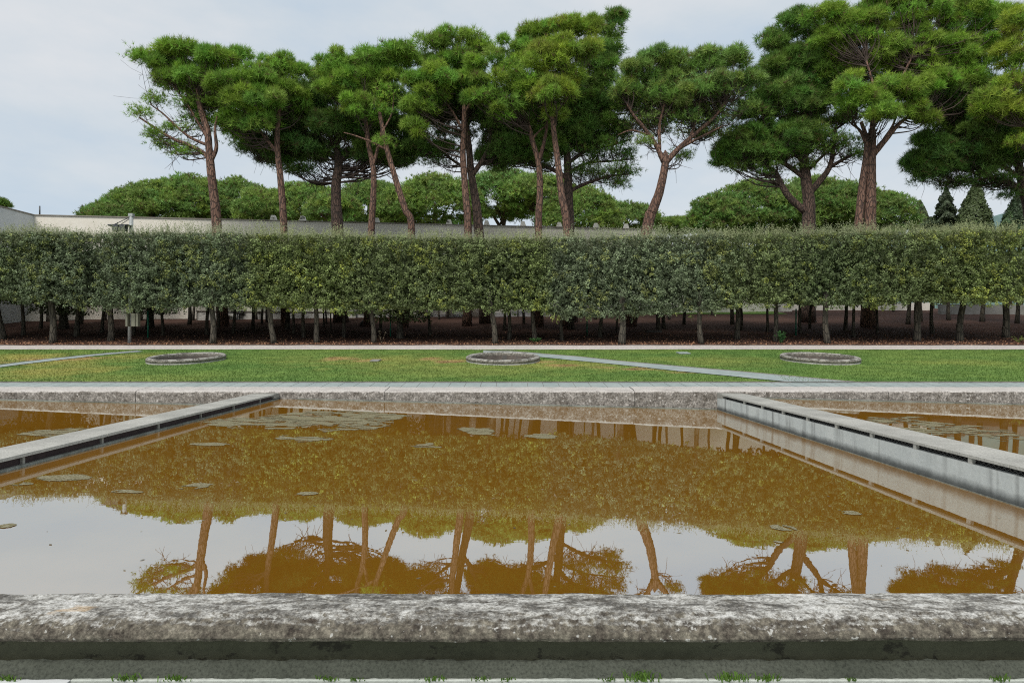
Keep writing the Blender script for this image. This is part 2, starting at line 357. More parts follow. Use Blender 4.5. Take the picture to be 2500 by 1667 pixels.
class MB:
    def __init__(s): s.v = []; s.f = []
    def add(s, vs, fs):
        k = len(s.v); s.v += [tuple(p) for p in vs]; s.f += [tuple(i + k for i in f) for f in fs]
    def box(s, x0, x1, y0, y1, z0, z1, sh=None):
        vs = [(x, y, z) for z in (z0, z1) for y in (y0, y1) for x in (x0, x1)]
        if sh: vs = [sh(p) for p in vs]
        s.add(vs, [(0, 2, 3, 1), (4, 5, 7, 6), (0, 1, 5, 4), (1, 3, 7, 5), (3, 2, 6, 7), (2, 0, 4, 6)])
    def bar(s, a, b, w, h=None):
        a, b = Vector(a), Vector(b); h = h or w; d = (b - a).normalized()
        u = d.cross(Vector((0, 0, 1)) if abs(d.z) < 0.9 else Vector((1, 0, 0))).normalized(); v = d.cross(u)
        vs = [p + u * i * w / 2 + v * j * h / 2 for p in (a, b) for i, j in ((-1, -1), (1, -1), (1, 1), (-1, 1))]
        s.add(vs, [(0, 1, 2, 3), (7, 6, 5, 4), (0, 4, 5, 1), (1, 5, 6, 2), (2, 6, 7, 3), (3, 7, 4, 0)])
    def tube(s, pts, rad, n=8, cap=True, bumpy=0.0, seed=0):
        pts = [Vector(p) for p in pts]; N = len(pts); base = len(s.v)
        ref = Vector((0.31, 0.92, 0.11)).normalized()
        if N > 1 and abs((pts[-1] - pts[0]).normalized().dot(ref)) > 0.85: ref = Vector((0.1, 0.05, 1)).normalized()
        for i, p in enumerate(pts):
            d = (pts[min(i + 1, N - 1)] - pts[max(i - 1, 0)]).normalized()
            u = d.cross(ref).normalized(); v = d.cross(u)
            for k in range(n):
                a = 2 * math.pi * k / n; r = rad[i]
                if bumpy: r *= 1 + bumpy * (random.random() - 0.5)
                s.v.append(tuple(p + u * math.cos(a) * r + v * math.sin(a) * r))
        for i in range(N - 1):
            for k in range(n):
                k2 = (k + 1) % n
                s.f.append((base + i * n + k, base + i * n + k2, base + (i + 1) * n + k2, base + (i + 1) * n + k))
        if cap:
            s.f.append(tuple(base + k for k in range(n))[::-1]); s.f.append(tuple(base + (N - 1) * n + k for k in range(n)))
    def build(s, name, mat, parent=None, smooth=False, origin=None, bevel=0):
        org = Vector((0, 0, 0))
        if parent is not None: org = Vector(parent.location) if parent.parent is None else Vector(parent.parent.location)
        elif origin is not None: org = Vector(origin)
        me = bpy.data.meshes.new(name)
        me.from_pydata([tuple(Vector(p) - org) for p in s.v], [], s.f); me.update()
        if smooth: me.polygons.foreach_set('use_smooth', [True] * len(me.polygons))
        me.materials.append(mat)
        o = bpy.data.objects.new(name, me); col.objects.link(o)
        if parent is not None: o.parent = parent
        else: o.location = org
        if bevel:
            md = o.modifiers.new('bevel', 'BEVEL'); md.width = bevel; md.segments = 2; md.limit_method = 'ANGLE'
        return o
def smoothline(pts, k=6):
    pts = [np.array(p, float) for p in pts]
    if len(pts) < 3: return [pts[0] + (pts[-1] - pts[0]) * t for t in np.linspace(0, 1, k + 1)]
    q = [2 * pts[0] - pts[1]] + pts + [2 * pts[-1] - pts[-2]]; out = []
    for i in range(1, len(q) - 2):
        for t in np.linspace(0, 1, k, endpoint=False):
            a, b, c, d = q[i - 1], q[i], q[i + 1], q[i + 2]
            out.append(0.5 * (2 * b + (c - a) * t + (2 * a - 5 * b + 4 * c - d) * t * t + (3 * b - a - 3 * c + d) * t ** 3))
    out.append(pts[-1]); return out
def norm(a): return a / np.maximum(np.linalg.norm(a, axis=-1, keepdims=True), 1e-9)
def leaf_quads(C, N, L, W, rng):
    """rhombic leaves at C facing roughly N"""
    n = len(C); N = norm(N + rng.normal(0, 0.55, (n, 3)))
    T = norm(np.cross(N, rng.normal(0, 1, (n, 3)))); B = np.cross(N, T)
    L = np.asarray(L).reshape(-1, 1) * rng.uniform(0.65, 1.25, (n, 1)) * 0.5; W = np.asarray(W).reshape(-1, 1) * rng.uniform(0.7, 1.2, (n, 1)) * 0.5
    V = np.stack([C - T * L, C + B * W + N * W * .3, C + T * L, C - B * W + N * W * .3], 1).reshape(-1, 3)
    return V, np.arange(n * 4).reshape(-1, 4)

# ------------------------------------------------------------------ setting: ground sheets
def sheet(name, xs, ys, zf, mat, kind='structure', colf=None, keep=None, smooth=True):
    X, Y = np.meshgrid(xs, ys); Z = zf(X, Y)
    V = np.stack([X, Y, Z], -1).reshape(-1, 3); nx, ny = len(xs), len(ys)
    i = np.arange(nx * ny).reshape(ny, nx)
    Fc = np.stack([i[:-1, :-1], i[:-1, 1:], i[1:, 1:], i[1:, :-1]], -1).reshape(-1, 4)
    if keep is not None:
        c = V[Fc].mean(1); Fc = Fc[keep(c[:, 0], c[:, 1])]
    o = mesh_np(name, V, Fc, mat, None, colf(V[:, 0], V[:, 1]) if colf else None, smooth)
    if kind: o['kind'] = kind
    return o
gy = [-400, 2.8, 3.05, 3.1, 16.6, 16.65, 29.3, 29.6, 55, 90, 400, 3000]
gz = [-1.49, -1.49, -1.6, -2.6, -2.6, -2.2, -1.2, -0.30, 2.57, 2.9, 3.6, 5.9]
sheet('ground', np.array([-2500, -400, -80, -40, 0, 40, 80, 400, 2500.]), np.array(gy, float), lambda X, Y: np.interp(Y, gy, gz), M['ground'])

# rings set in the lawn: centre pixel, half width in pixels
RINGS = [(457, 87), (1228, 93), (2000, 89)]
RC = []
for cx_, hw_ in RINGS:
    X, d = gp_lawn(cx_, 880.0); RC.append((X, d, .975 * hw_ * d / F))
SQ = 1.28
def ell(X, Y, cx, cy, rx, ry, soft=0.35, n=0.5):
    r = np.sqrt(((X - cx) / rx) ** 2 + ((Y - cy) / ry) ** 2) + n * fbm(X * 1.7, Y * 1.7, 3.3)
    return np.clip((1 - r) / soft, 0, 1)
def lawn_col(X, Y):
    X = np.asarray(X); Y = np.asarray(Y)
    n = fbm(X * 0.35, Y * 0.5, 1.0); n2 = fbm(X * 2.3, Y * 2.9, 7.0)
    g1 = np.array([0.105, 0.19, 0.045]); g2 = np.array([0.20, 0.265, 0.065]); br = np.array([0.40, 0.29, 0.12]); dk = np.array([0.16, 0.09, 0.05])
    k = np.clip(0.5 + 0.9 * n + 0.5 * n2, 0, 1)[..., None] * 0.55
    c = g1 * (1 - k) + g2 * k
    def blend(c, m, t): return c * (1 - m[..., None]) + t * m[..., None]
    spots = [(120, 905, 210, 22, .75), (150, 882, 200, 14, .7), (330, 870, 120, 12, .5), (60, 872, 160, 13, .8), (950, 880, 300, 22, .45), (1400, 890, 200, 16, .45), (1150, 905, 400, 20, .25), (1760, 880, 180, 18, .3), (2350, 885, 220, 10, .25), (300, 925, 300, 14, .2)]
    for px, py, w, h, s in spots:
        x0, d0 = gp_lawn(px, py); _, da = gp_lawn(px, py + h); _, db = gp_lawn(px, max(py - h, 846))
        c = blend(c, ell(X, Y, x0, d0, w * d0 / F, max((db - da) / 2, .5), 0.8, 0.6) * s, np.array([0.34, 0.30, 0.085]))
    brown = [(845, 876, 75, 6, .9), (900, 879, 50, 5, .7), (1100, 882, 50, 6, .9), (1045, 876, 35, 4, .7), (1370, 893, 45, 6, .8), (1320, 884, 45, 4, .7), (1560, 901, 55, 5, .8), (110, 878, 90, 5, .8), (200, 874, 60, 4, .8), (20, 885, 60, 5, .7), (1480, 897, 60, 4, .6), (1700, 909, 60, 4, .5)]
    for px, py, w, h, s in brown:
        x0, d0 = gp_lawn(px, py); _, da = gp_lawn(px, py + h); _, db = gp_lawn(px, py - h)
        m_ = ell(X, Y, x0, d0, w * d0 / F, max((db - da) / 2, .35), 0.6, 1.0) * s
        c = blend(c, m_, br); c = blend(c, m_ * np.clip(n2 * 4 - .3, 0, 1), dk)
    c = c * (1 + 0.25 * n2[..., None])
    return c
def ring_keep(X, Y):
    k = np.ones(len(X), bool)
    for cx, cy, R in RC: k &= (((X - cx) / (R * .93)) ** 2 + ((Y - cy) / (R * SQ * .93)) ** 2) > 1
    return k
# diagonal paver paths on the lawn (outline pixels)
PATHS = [([(-120, 905), (0, 892), (107, 878.5), (214, 868), (268, 863), (335, 857)], [(-120, 911), (0, 897.5), (107, 884), (214, 871.5), (268, 866), (350, 858.5)]),
         ([(1180, 857.5), (1261, 860), (1334, 866), (1414, 872), (1504, 882), (1660, 896), (1910, 918), (2089, 934.5)],
          [(1180, 862), (1261, 866.5), (1320, 872.5), (1379, 878.6), (1468, 887), (1660, 907), (1803, 921), (1935, 934.5)])]
def lawn_z(X, Y): return 0.07 * Y - 2.345 + 0.012 * fbm(X * 1.2, Y * 1.2, 9)
xs = np.arange(-32, 32.01, 0.16); ys = np.arange(18.05, 28.9, 0.13)
sheet('lawn', xs, ys, lawn_z, M['lawn'], 'structure', lawn_col, ring_keep)
# grass blades
NB = 85000
gy_ = RNG.uniform(18.1, 28.5, NB); gx_ = RNG.uniform(-0.82, 0.82, NB) * gy_
ok = ring_keep(gx_, gy_)
def resamp(pts, n):
    p = np.array([gp_lawn(*q) for q in pts]); t = np.linspace(0, 1, len(p)); tt = np.linspace(0, 1, n)
    return np.stack([np.interp(tt, t, p[:, 0]), np.interp(tt, t, p[:, 1])], 1)
PXY = []
for up, lo in PATHS:
    a, b = resamp(up, 60), resamp(lo, 60); PXY.append((a, b))
    o_, i_ = np.argsort(a[:, 0]), np.argsort(b[:, 0])
    ya = np.interp(gx_, a[o_, 0], a[o_, 1], left=0, right=0); yb = np.interp(gx_, b[i_, 0], b[i_, 1], left=99, right=99)
    ok &= ~((gy_ < ya + 0.02) & (gy_ > yb - 0.02))
gx_, gy_ = gx_[ok], gy_[ok]; nb = len(gx_)
gc = np.stack([gx_, gy_, lawn_z(gx_, gy_)], 1); hgt = RNG.uniform(.02, .05, (nb, 1)); ang = RNG.uniform(0, 6.28, nb)
side = np.stack([np.cos(ang), np.sin(ang), 0 * ang], 1) * 0.012; lean = RNG.normal(0, .012, (nb, 3)); lean[:, 2] = 0
V = np.stack([gc - side, gc + side, gc + lean + np.array([0, 0, 1]) * hgt], 1).reshape(-1, 3)
cl = np.repeat(lawn_col(gx_, gy_) * RNG.uniform(.75, 1.3, (nb, 1)), 3, 0)
tag(mesh_np('grass', V, np.arange(nb * 3).reshape(-1, 3), M['grass'], None, cl), 'short green grass of the lawn behind the pools, yellowed in patches', 'grass', kind='stuff')

for (a, b) in PXY:
    n = len(a); V = np.concatenate([np.c_[a, lawn_z(a[:, 0], a[:, 1]) + .02], np.c_[b, lawn_z(b[:, 0], b[:, 1]) + .02]])
    Fc = [(i + n, i + n + 1, i + 1, i) for i in range(n - 1)]
    mesh_np('path', V, Fc, M['paver'])['kind'] = 'structure'
    e = a + np.array([0, .09]); V = np.concatenate([np.c_[e, lawn_z(e[:, 0], e[:, 1]) + .035], np.c_[a - np.array([0, .0]), lawn_z(a[:, 0], a[:, 1]) + .035], np.c_[a, lawn_z(a[:, 0], a[:, 1]) + .0]])
    Fc = [(i + n, i + n + 1, i + 1, i) for i in range(n - 1)] + [(i + 2 * n, i + 2 * n + 1, i + n + 1, i + n) for i in range(n - 1)]
    mesh_np('path_edging', V, Fc, M['path_edge'])['kind'] = 'structure'
# paver strip behind the pools, with its dark lawn edging
mb = MB(); x = -34.0
while x < 34:
    mb.add([(x + .006, 16.9, -1.158), (x + .394, 16.9, -1.158), (x + .394, 17.97, -1.085), (x + .006, 17.97, -1.085)], [(0, 1, 2, 3)]); x += .4
mb.build('pavement', M['paver'])['kind'] = 'structure'
mb = MB(); mb.add([(-34, 16.85, -1.166), (34, 16.85, -1.166), (34, 18.1, -1.082), (-34, 18.1, -1.082)], [(0, 1, 2, 3)])
mb.build('pavement_bed', M['path_edge'])['kind'] = 'structure'
mb = MB(); mb.box(-34, 34, 17.985, 18.06, -1.15, -1.055); mb.build('lawn_edging', M['path_edge'])['kind'] = 'structure'
# gravel path and the soil of the grove
xs = np.arange(-36, 36.01, 0.25)
def path_edge(X): return 28.55 + .12 * fbm(X * .8, 0, 2)
Yp = np.linspace(0, 1, 12)
X, T = np.meshgrid(xs, Yp); Y0 = path_edge(X) ; Y = Y0 + (30.25 - Y0) * T
Z = np.interp(Y, GD, GZ) + .012
V = np.stack([X, Y, Z], -1).reshape(-1, 3); nx = len(xs); i = np.arange(nx * 12).reshape(12, nx)
mesh_np('gravel_path', V, np.stack([i[:-1, :-1], i[:-1, 1:], i[1:, 1:], i[1:, :-1]], -1).reshape(-1, 4), M['gravel'])['kind'] = 'structure'
def soil_z(X, Y): return np.interp(Y, GD, GZ) + .02 + .03 * fbm(X * .7, Y * .7, 4) * np.clip((Y - 30) / 1.5, 0, 1) + .01 * fbm(X * 4, Y * 4, 1)
ysg = np.arange(30.1, 56, .35)
X, Y = np.meshgrid(xs, ysg); Y = Y.copy(); Y[0] += .1 * fbm(X[0] * 1.3, 1.0, 2)
V = np.stack([X, Y, soil_z(X, Y)], -1).reshape(-1, 3); i = np.arange(V.shape[0]).reshape(len(ysg), nx)
mesh_np('soil', V, np.stack([i[:-1, :-1], i[:-1, 1:], i[1:, 1:], i[1:, :-1]], -1).reshape(-1, 4), M['soil'], smooth=True)['kind'] = 'structure'
# fallen leaves
n = 9000; Y = 30.15 + RNG.exponential(1.3, n); Y = np.minimum(Y, 44); X = RNG.uniform(-.8, .8, n) * Y
C = np.stack([X, Y, soil_z(X, Y) + .015], 1)
V, Fc = leaf_quads(C, np.tile([0, 0, 1.5], (n, 1)), .09, .05, RNG)
cc = np.array([0.30, 0.15, 0.09]) * RNG.uniform(.5, 1.7, (n, 1)) + RNG.uniform(0, .08, (n, 1)) * np.array([1, .9, .5])
tag(mesh_np('fallen_leaves', V, Fc, M['litter'], None, np.repeat(cc, 4, 0)), 'reddish brown fallen leaves strewn over the soil under the clipped trees', 'fallen leaves', kind='stuff')
# two far patches of grass beyond the grove
sheet('back_lawn', np.arange(3.5, 20, .5), np.arange(48.3, 60, .8), lambda X, Y: np.interp(Y, GD, GZ) + .07, M['lawn'], 'structure', lambda X, Y: lawn_col(X * 0 + 5, Y * 0 + 19) * np.array([1.0, 1.0, 1.0]))
mb = MB(); mb.add([(-20.2, 43.9, 1.86), (-8.4, 46.1, 1.80), (-8.4, 50.0, 2.6), (-20.2, 49.0, 2.6)], [(0, 1, 2, 3)])
V = np.array(mb.v); mesh_np('back_lawn', V, [(0, 1, 2, 3)], M['lawn'], None, np.tile([0.12, 0.26, 0.05], (4, 1)))['kind'] = 'structure'

# ------------------------------------------------------------------ water
XL, XR = -5.35, 5.15       # divider centre lines
def water(name, x0, x1, hw):
    mb = MB(); mb.add([(x, y, wz(hw, x)) for x, y in ((x0, 3.1), (x1, 3.1), (x1, 16.3), (x0, 16.3))], [(0, 1, 2, 3)])
    o = mb.build('water', M['water']); o['kind'] = 'structure'; return o
water('water', XL - .45, XR + .2, HWM); water('water', -34, XL - .455, HWL); water('water', XR + .205, 34, HWR)

# ------------------------------------------------------------------ pool masonry
def extrude_profile(name, prof, x0, x1, step, mat, parent, amp=0.006, nfreq=6.0, smooth=True, edge_amp=0.0):
    xs = np.arange(x0, x1 + step * .5, step); xs[-1] = x1
    pr = np.array(prof); X, K = np.meshgrid(xs, np.arange(len(pr)))
    Y = pr[K, 0]; Z = pr[K, 1]
    n1_ = fbm(X * nfreq, Y * nfreq * 3, Z * nfreq * 3, 4); n2_ = fbm(X * nfreq + 50, Y * nfreq * 3, Z * nfreq * 3, 4)
    n3_ = fbm(X * 1.1, 0, 5, 3)
    Y = Y + amp * n1_ * 2 + edge_amp * n3_ * 0; Z = Z + amp * n2_ * 2 + edge_amp * n3_
    V = np.stack([X, Y, Z], -1).reshape(-1, 3); nx = len(xs); i = np.arange(V.shape[0]).reshape(len(pr), nx)
    Fc = np.stack([i[:-1, :-1], i[:-1, 1:], i[1:, 1:], i[1:, :-1]], -1).reshape(-1, 4)
    o = mesh_np(name, V, Fc, mat, parent, None, smooth); return o
def densify(prof, k):
    out = []
    for a, b in zip(prof[:-1], prof[1:]):
        for t in range(k): out.append((a[0] + (b[0] - a[0]) * t / k, a[1] + (b[1] - a[1]) * t / k))
    out.append(prof[-1]); return out
# far pool wall, one run of cast blocks
fw = thing('pool_wall', 'long weathered grey stone wall with pale lichen top at the far side of the pools', 'pool wall', (0, 16.5, -1.6))
bx0 = -33.0; widths = []
while bx0 < 33:
    w = 6.05 + random.uniform(-.15, .15); x1_ = bx0 + w
    prof = densify([(16.95, -1.9), (16.93, -1.135), (16.88, -1.12), (16.6, -1.138), (16.3, -1.16), (16.225, -1.178), (16.2, -1.21), (16.2, -1.38), (16.2, -1.75)], 4)
    jz = random.uniform(-.006, .006); prof = [(a, b + jz) for a, b in prof]
    extrude_profile('coping_block', prof[::-1], bx0 + .006, x1_ - .006, .06, M['far_coping'], fw, .005, 6)
    bx0 = x1_
mb = MB(); mb.box(-33, 33, 16.26, 16.9, -1.9, -1.2); mb.build('wall_core', M['dark_wall'], fw)
# thin dark waterline ledge
mb = MB()
for (x0, x1, hw) in ((-33, XL - .45, HWL), (XL + .27, XR - .3, HWM), (XR + .31, 33, HWR)):
    k = int((x1 - x0) / .5) + 1
    for q in range(k):
        a, b = x0 + (x1 - x0) * q / k, x0 + (x1 - x0) * (q + 1) / k
        mb.add([(a, 16.17, wz(hw, a) - .05), (b, 16.17, wz(hw, b) - .05), (b, 16.17, wz(hw, b) + .022), (a, 16.17, wz(hw, a) + .022), (b, 16.21, wz(hw, b) + .03), (a, 16.21, wz(hw, a) + .03)], [(0, 1, 2, 3), (3, 2, 4, 5)])
mb.build('waterline_ledge', M['dark_ledge'], fw)

# near parapet
npar = thing('parapet', 'thick lichen-crusted stone coping with a shaded recess and plinth along the front of the pools', 'parapet', (0, 3.1, -1.45))
prof = [(3.28, -1.9), (3.275, -1.225), (3.262, -1.206), (3.235, -1.197), (3.08, -1.197), (3.035, -1.203), (2.995, -1.216), (2.965, -1.234), (2.945, -1.255), (2.938, -1.278), (2.95, -1.296), (3.04, -1.30)]
pf = densify(prof[::-1], 5)
extrude_profile('coping', pf, -2.7, 2.9, .009, M['near_coping'], npar, .0042, 9, True, .006)
extrude_profile('coping', pf, -9, -2.705, .06, M['near_coping'], npar, .0042, 9, True, .006)
extrude_profile('coping', pf, 2.905, 9, .06, M['near_coping'], npar, .0042, 9, True, .006)
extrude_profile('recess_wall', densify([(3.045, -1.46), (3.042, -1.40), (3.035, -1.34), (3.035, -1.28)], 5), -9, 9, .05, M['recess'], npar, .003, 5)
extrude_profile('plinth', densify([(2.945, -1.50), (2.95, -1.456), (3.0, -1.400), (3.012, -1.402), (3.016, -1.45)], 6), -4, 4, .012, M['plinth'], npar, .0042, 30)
# near paving
mb = MB(); mb.add([(-30, -6, -1.463), (30, -6, -1.463), (30, 2.93, -1.463), (-30, 2.93, -1.463)], [(0, 1, 2, 3)])
mb.build('near_pavement', M['near_pave'])['kind'] = 'structure'
mb = MB(); mb.box(-1.9, 30, 2.937, 2.97, -1.6, -1.455); o = mb.build('near_curb', M['near_curb'], bevel=.003); o['kind'] = 'structure'
mb = MB(); mb.box(-30, -1.905, 2.6, 2.975, -1.6, -1.4585); o = mb.build('near_slab', M['grey_wall'], bevel=.003); o['kind'] = 'structure'

# dividers between the pools
def divider(x_far, x_near, w, hw_in, side, label):
    """side: +1 when the middle pool lies on its left (-X) face"""
    L0, L1 = 3.285, 16.19
    root = thing('pool_divider', label, 'pool divider', ((x_far + x_near) / 2, 9.7, -1.62))
    def sh(p):          # p.x local offset from divider axis
        t = (p[1] - L0) / (L1 - L0); return (x_near + (x_far - x_near) * t + p[0], p[1], p[2])
    def box(mb, a, b, y0, y1, z0, z1):
        n = max(1, int((y1 - y0) / 1.0))
        for q in range(n): pass
        mb.box(a, b, y0, y1, z0, z1, sh)
    f = -side * w / 2                               # offset of the face toward the middle pool
    inner = lambda d0, d1: (min(f + side * d0, f + side * d1), max(f + side * d0, f + side * d1))
    TZ = -1.22
    # end block at the far wall
    y = L1; edges = [L1 - .95]
    mb = MB(); box(mb, -w / 2, w / 2, L1 - .38, L1, TZ - .11, TZ + .001); mb.build('end_block', M['slab_edge'], root, bevel=.004)
    y = L1 - .38
    while y > L0 + .1:
        y0 = max(L0, y - 2.25); mb = MB(); box(mb, -w / 2, w / 2, y0 + .007, y - .007, TZ - .04 , TZ + random.uniform(-.006, .002))
        mb.build('cap_slab', M['slab'], root, bevel=.004); y = y0
    zt = -1.45 + .13                                # top of the base wall below the slot
    zt = TZ - .04 - .062
    if side > 0:
        mb = MB(); a, b = inner(.008, .09); box(mb, a, b, L0, L1, -2.0, zt); o = mb.build('base_wall', M['render_wall'], root)
        a, b = inner(.35, w - .01); mb = MB(); box(mb, a, b, L0, L1, -2.0, TZ - .041); mb.build('channel_wall', M['dark_wall'], root)
        yy = 14.4
        while yy > L0:
            mb = MB(); a, b = inner(.012, .055); box(mb, a, b, yy - .03, yy + .03, zt - .001, TZ - .041); mb.build('post', M['slab'], root); yy -= 1.0
        mb = MB(); yy = L1 - .4
        while yy > L0:                              # diamond lattice in the slot
            for s_ in (1, -1):
                a_, b_ = (f + side * .075, yy, zt), (f + side * .075, yy - .09, TZ - .042)
                if s_ < 0: a_, b_ = (f + side * .079, yy - .09, zt), (f + side * .079, yy, TZ - .042)
                mb.bar(sh(a_), sh(b_), .010, .007)
            yy -= .075
        mb.build('grille', M['mesh'], root)
        mb = MB(); a, b = inner(.005, .16); box(mb, a, b, L0, L1, -2.0, wz(hw_in, 5) + .012); mb.build('waterline_ledge', M['dark_ledge'], root)
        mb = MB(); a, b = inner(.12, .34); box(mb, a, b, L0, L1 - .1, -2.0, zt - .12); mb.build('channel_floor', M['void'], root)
    else:
        zw = wz(hw_in, -5.5)
        mb = MB(); a, b = inner(.0, w - .01); box(mb, a, b, L0, L1 - .0, -2.0, zw + .022); mb.build('ledge', M['dark_ledge'], root)
        a, b = inner(.06, w - .02); mb = MB(); box(mb, a, b, L0, L1 - .05, -1.9, TZ - .043); mb.build('channel_wall', M['wine'], root)
        yy = 15.0
        while yy > L0:
            mb = MB(); a, b = inner(.03, .075); box(mb, a, b, yy - .02, yy + .02, zw + .02, TZ - .041); mb.build('post', M['slab_edge'], root); yy -= 1.5
    return root
divider(5.15, 5.28, .58, HWM, +1, 'grey divider wall right of the middle pool, with a dark grille slot under its cap')
divider(-5.80, -5.52, .56, HWM, -1, 'low divider wall left of the middle pool, its slab just above the water')

# ------------------------------------------------------------------ basins (rings) in the lawn
ring_lab = ['round stone basin rim in the left part of the lawn near the short path',
            'round stone basin rim in the middle of the lawn, where the diagonal path begins',
            'round stone basin in the right part of the lawn, white patch on its rim']
for (cx, cy, R), lab in zip(RC, ring_lab):
    z0 = .07 * cy - 2.345
    root = thing('stone_basin', lab, 'basin', (cx, cy, z0), 'round stone basins set in the lawn')
    def rev(prof, name, mat, n=96, amp=.006):
        a = np.arange(n) / n * 2 * math.pi; pr = np.array(prof); A, K = np.meshgrid(a, np.arange(len(pr)))
        rr = pr[K, 0] + amp * fbm(np.cos(A) * 9 * R, np.sin(A) * 9 * R, pr[K, 1] * 9 + cx)
        X = cx + rr * np.cos(A); Y = cy + rr * np.sin(A) * SQ; Z = .07 * Y - 2.345 + pr[K, 1] + amp * fbm(np.cos(A) * 7 * R, np.sin(A) * 7 * R, 3 + cx)
        V = np.stack([X, Y, Z], -1).reshape(-1, 3); i = np.arange(len(V)).reshape(len(pr), n)
        Fc = np.stack([i[:-1], np.roll(i[:-1], -1, 1), np.roll(i[1:], -1, 1), i[1:]], -1).reshape(-1, 4)
        return mesh_np(name, V, Fc, mat, root, None, True)
    rev([(R * .985, -.1), (R * .99, .035), (R * .985, .045)], 'base', M['slab'])
    rev([(R * .97, .045), (R * .995, .06), (R, .10), (R * .985, .145), (R * .955, .17), (R * .90, .17), (R * .865, .15), (R * .85, .12), (R * .85, .05)], 'rim', M['basin'])
    rev([(R * .851, .055), (R * .848, -.1), (R * .84, -.8), (R * .5, -.84), (.01, -.845)], 'bowl', M['basin_in'])
    if cx > 5:
        a0 = 1.05
        mb = MB(); pts = []
        for a in np.linspace(.62, .88, 8): pts.append(a)
        for a, b in zip(pts[:-1], pts[1:]):
            q = []
            for aa, r in ((a, R * .875), (b, R * .875), (b, R * .955), (a, R * .955)):
                X_ = cx + r * math.cos(aa); Y_ = cy + r * math.sin(aa) * SQ; q.append((X_, Y_, .07 * Y_ - 2.345 + .137))
            mb.add(q, [(0, 1, 2, 3)])
        mb.build('patch', M['grey_wall'], root)

# ------------------------------------------------------------------ duckweed mats
MATS = [  # px, py, half w px, half h px, pool hw, label
    (800, 1025, 160, 27, HWM, 'largest grey-green duckweed mat, near the far wall left of centre in the middle pool'),
    (640, 1032, 130, 13, HWM, 'long duckweed mat stretching left from the largest one toward the left divider'),
    (740, 1071, 70, 9, HWM, 'small duckweed mat just in front of the largest mat'),
    (512, 1085, 42, 4, HWM, 'thin duckweed streak in open brown water right of the left divider'),
    (162, 1167, 60, 10, HWM, 'pale duckweed mat close to the left divider, largest of the nearby ones'),
    (52, 1181, 34, 5, HWM, 'pale duckweed mat at the left edge beside the foot of the left divider'),
    (315, 1201, 50, 6, HWM, 'pale tongue-shaped duckweed mat above the reflected hedge top at left'),
    (472, 1188, 38, 8, HWM, 'small broken duckweed mat right of the tongue-shaped one'),
    (1165, 1052, 50, 9, HWM, 'duckweed mat under the reflected windows in the middle of the pool'),
    (1322, 1066, 42, 6, HWM, 'oval duckweed mat right of the reflected windows'),
    (1035, 1086, 45, 6, HWM, 'faint duckweed wisps left of centre in the middle pool'),
    (1909, 1288, 26, 6, HWM, 'small lone oval duckweed patch in the right part of the middle pool'),
    (1898, 1323, 20, 5, HWM, 'tiny duckweed patch just in front of the lone oval one'),
    (12, 1284, 18, 6, HWM, 'tiny duckweed patch at the left edge on the reflected sky'),
    (745, 1205, 26, 4, HWM, 'slight duckweed fleck in the middle of the reflected hedge'),
    (2070, 1254, 40, 8, HWM, 'faint duckweed wisps in front of the right divider'),
    (125, 1057, 76, 11, HWL, 'duckweed mat in the left pool behind the left divider'),
    (2300, 1045, 160, 26, HWR, 'broken duckweed field in the right pool behind the right divider'),
    (2030, 1020, 60, 5, HWR, 'thin duckweed streak in the right pool near its divider'),
]
for q, (px, py, hw_, hh, hw, lab) in enumerate(MATS):
    d0 = wd(hw, px, py + hh); d1 = wd(hw, px, py - hh); dc = (d0 + d1) / 2; X0 = (px - CX) * wd(hw, px, py) / F
    rx, ry = hw_ * wd(hw, px, py) / F, (d1 - d0) / 2
    cs = .03 if rx > 1 else .012
    xs_ = np.arange(-rx * 1.2, rx * 1.2, cs); ys_ = np.arange(-ry * 1.2, ry * 1.2, cs)
    X, Y = np.meshgrid(xs_, ys_); s = 1.5 / max(min(rx, ry), .25); s = min(s, 4)
    ff = 1.0 - np.sqrt((X / rx) ** 2 + (Y / ry) ** 2) + .85 * fbm(X * s * .8 + q * 7, Y * s + q, q, 4)
    cr = np.abs(fbm(X * 1.9 + q * 3, Y * 4.2, q + 2.5, 3)); thin = .07 if q in (7, 10, 15, 17) else .065 if q < 3 else .03
    if q in (10, 15, 17): ff = ff - .25 + .7 * fbm(X * 3, Y * 6, q + 9, 3)
    keepm = (ff > .12) & (cr > thin)
    yy_, xx_ = np.nonzero(keepm)
    if len(xx_) < 3: continue
    # corner lattice shared between cells
    nx_ = len(xs_) + 1; idx = {}; V = []; Fc = []
    zoff = .004
    jx = RNG.uniform(-.35, .35, (len(ys_) + 1, nx_)) * cs; jy = RNG.uniform(-.35, .35, (len(ys_) + 1, nx_)) * cs
    def vid(i, j):
        k = (i, j)
        if k not in idx:
            idx[k] = len(V); xw = X0 + xs_[0] + j * cs + jx[i, j]; yw = dc + ys_[0] + i * cs + jy[i, j]
            V.append((xw, yw, wz(hw, xw) + zoff))
        return idx[k]
    for i, j in zip(yy_, xx_):
        Fc.append((vid(i, j), vid(i, j + 1), vid(i + 1, j + 1), vid(i + 1, j)))
    o = mesh_np('duckweed_mat', np.array(V), np.array(Fc), M['duckweed'], None, origin=(X0, dc, wz(hw, X0)))
    tag(o, lab, 'duckweed', 'duckweed mats floating on the pools')

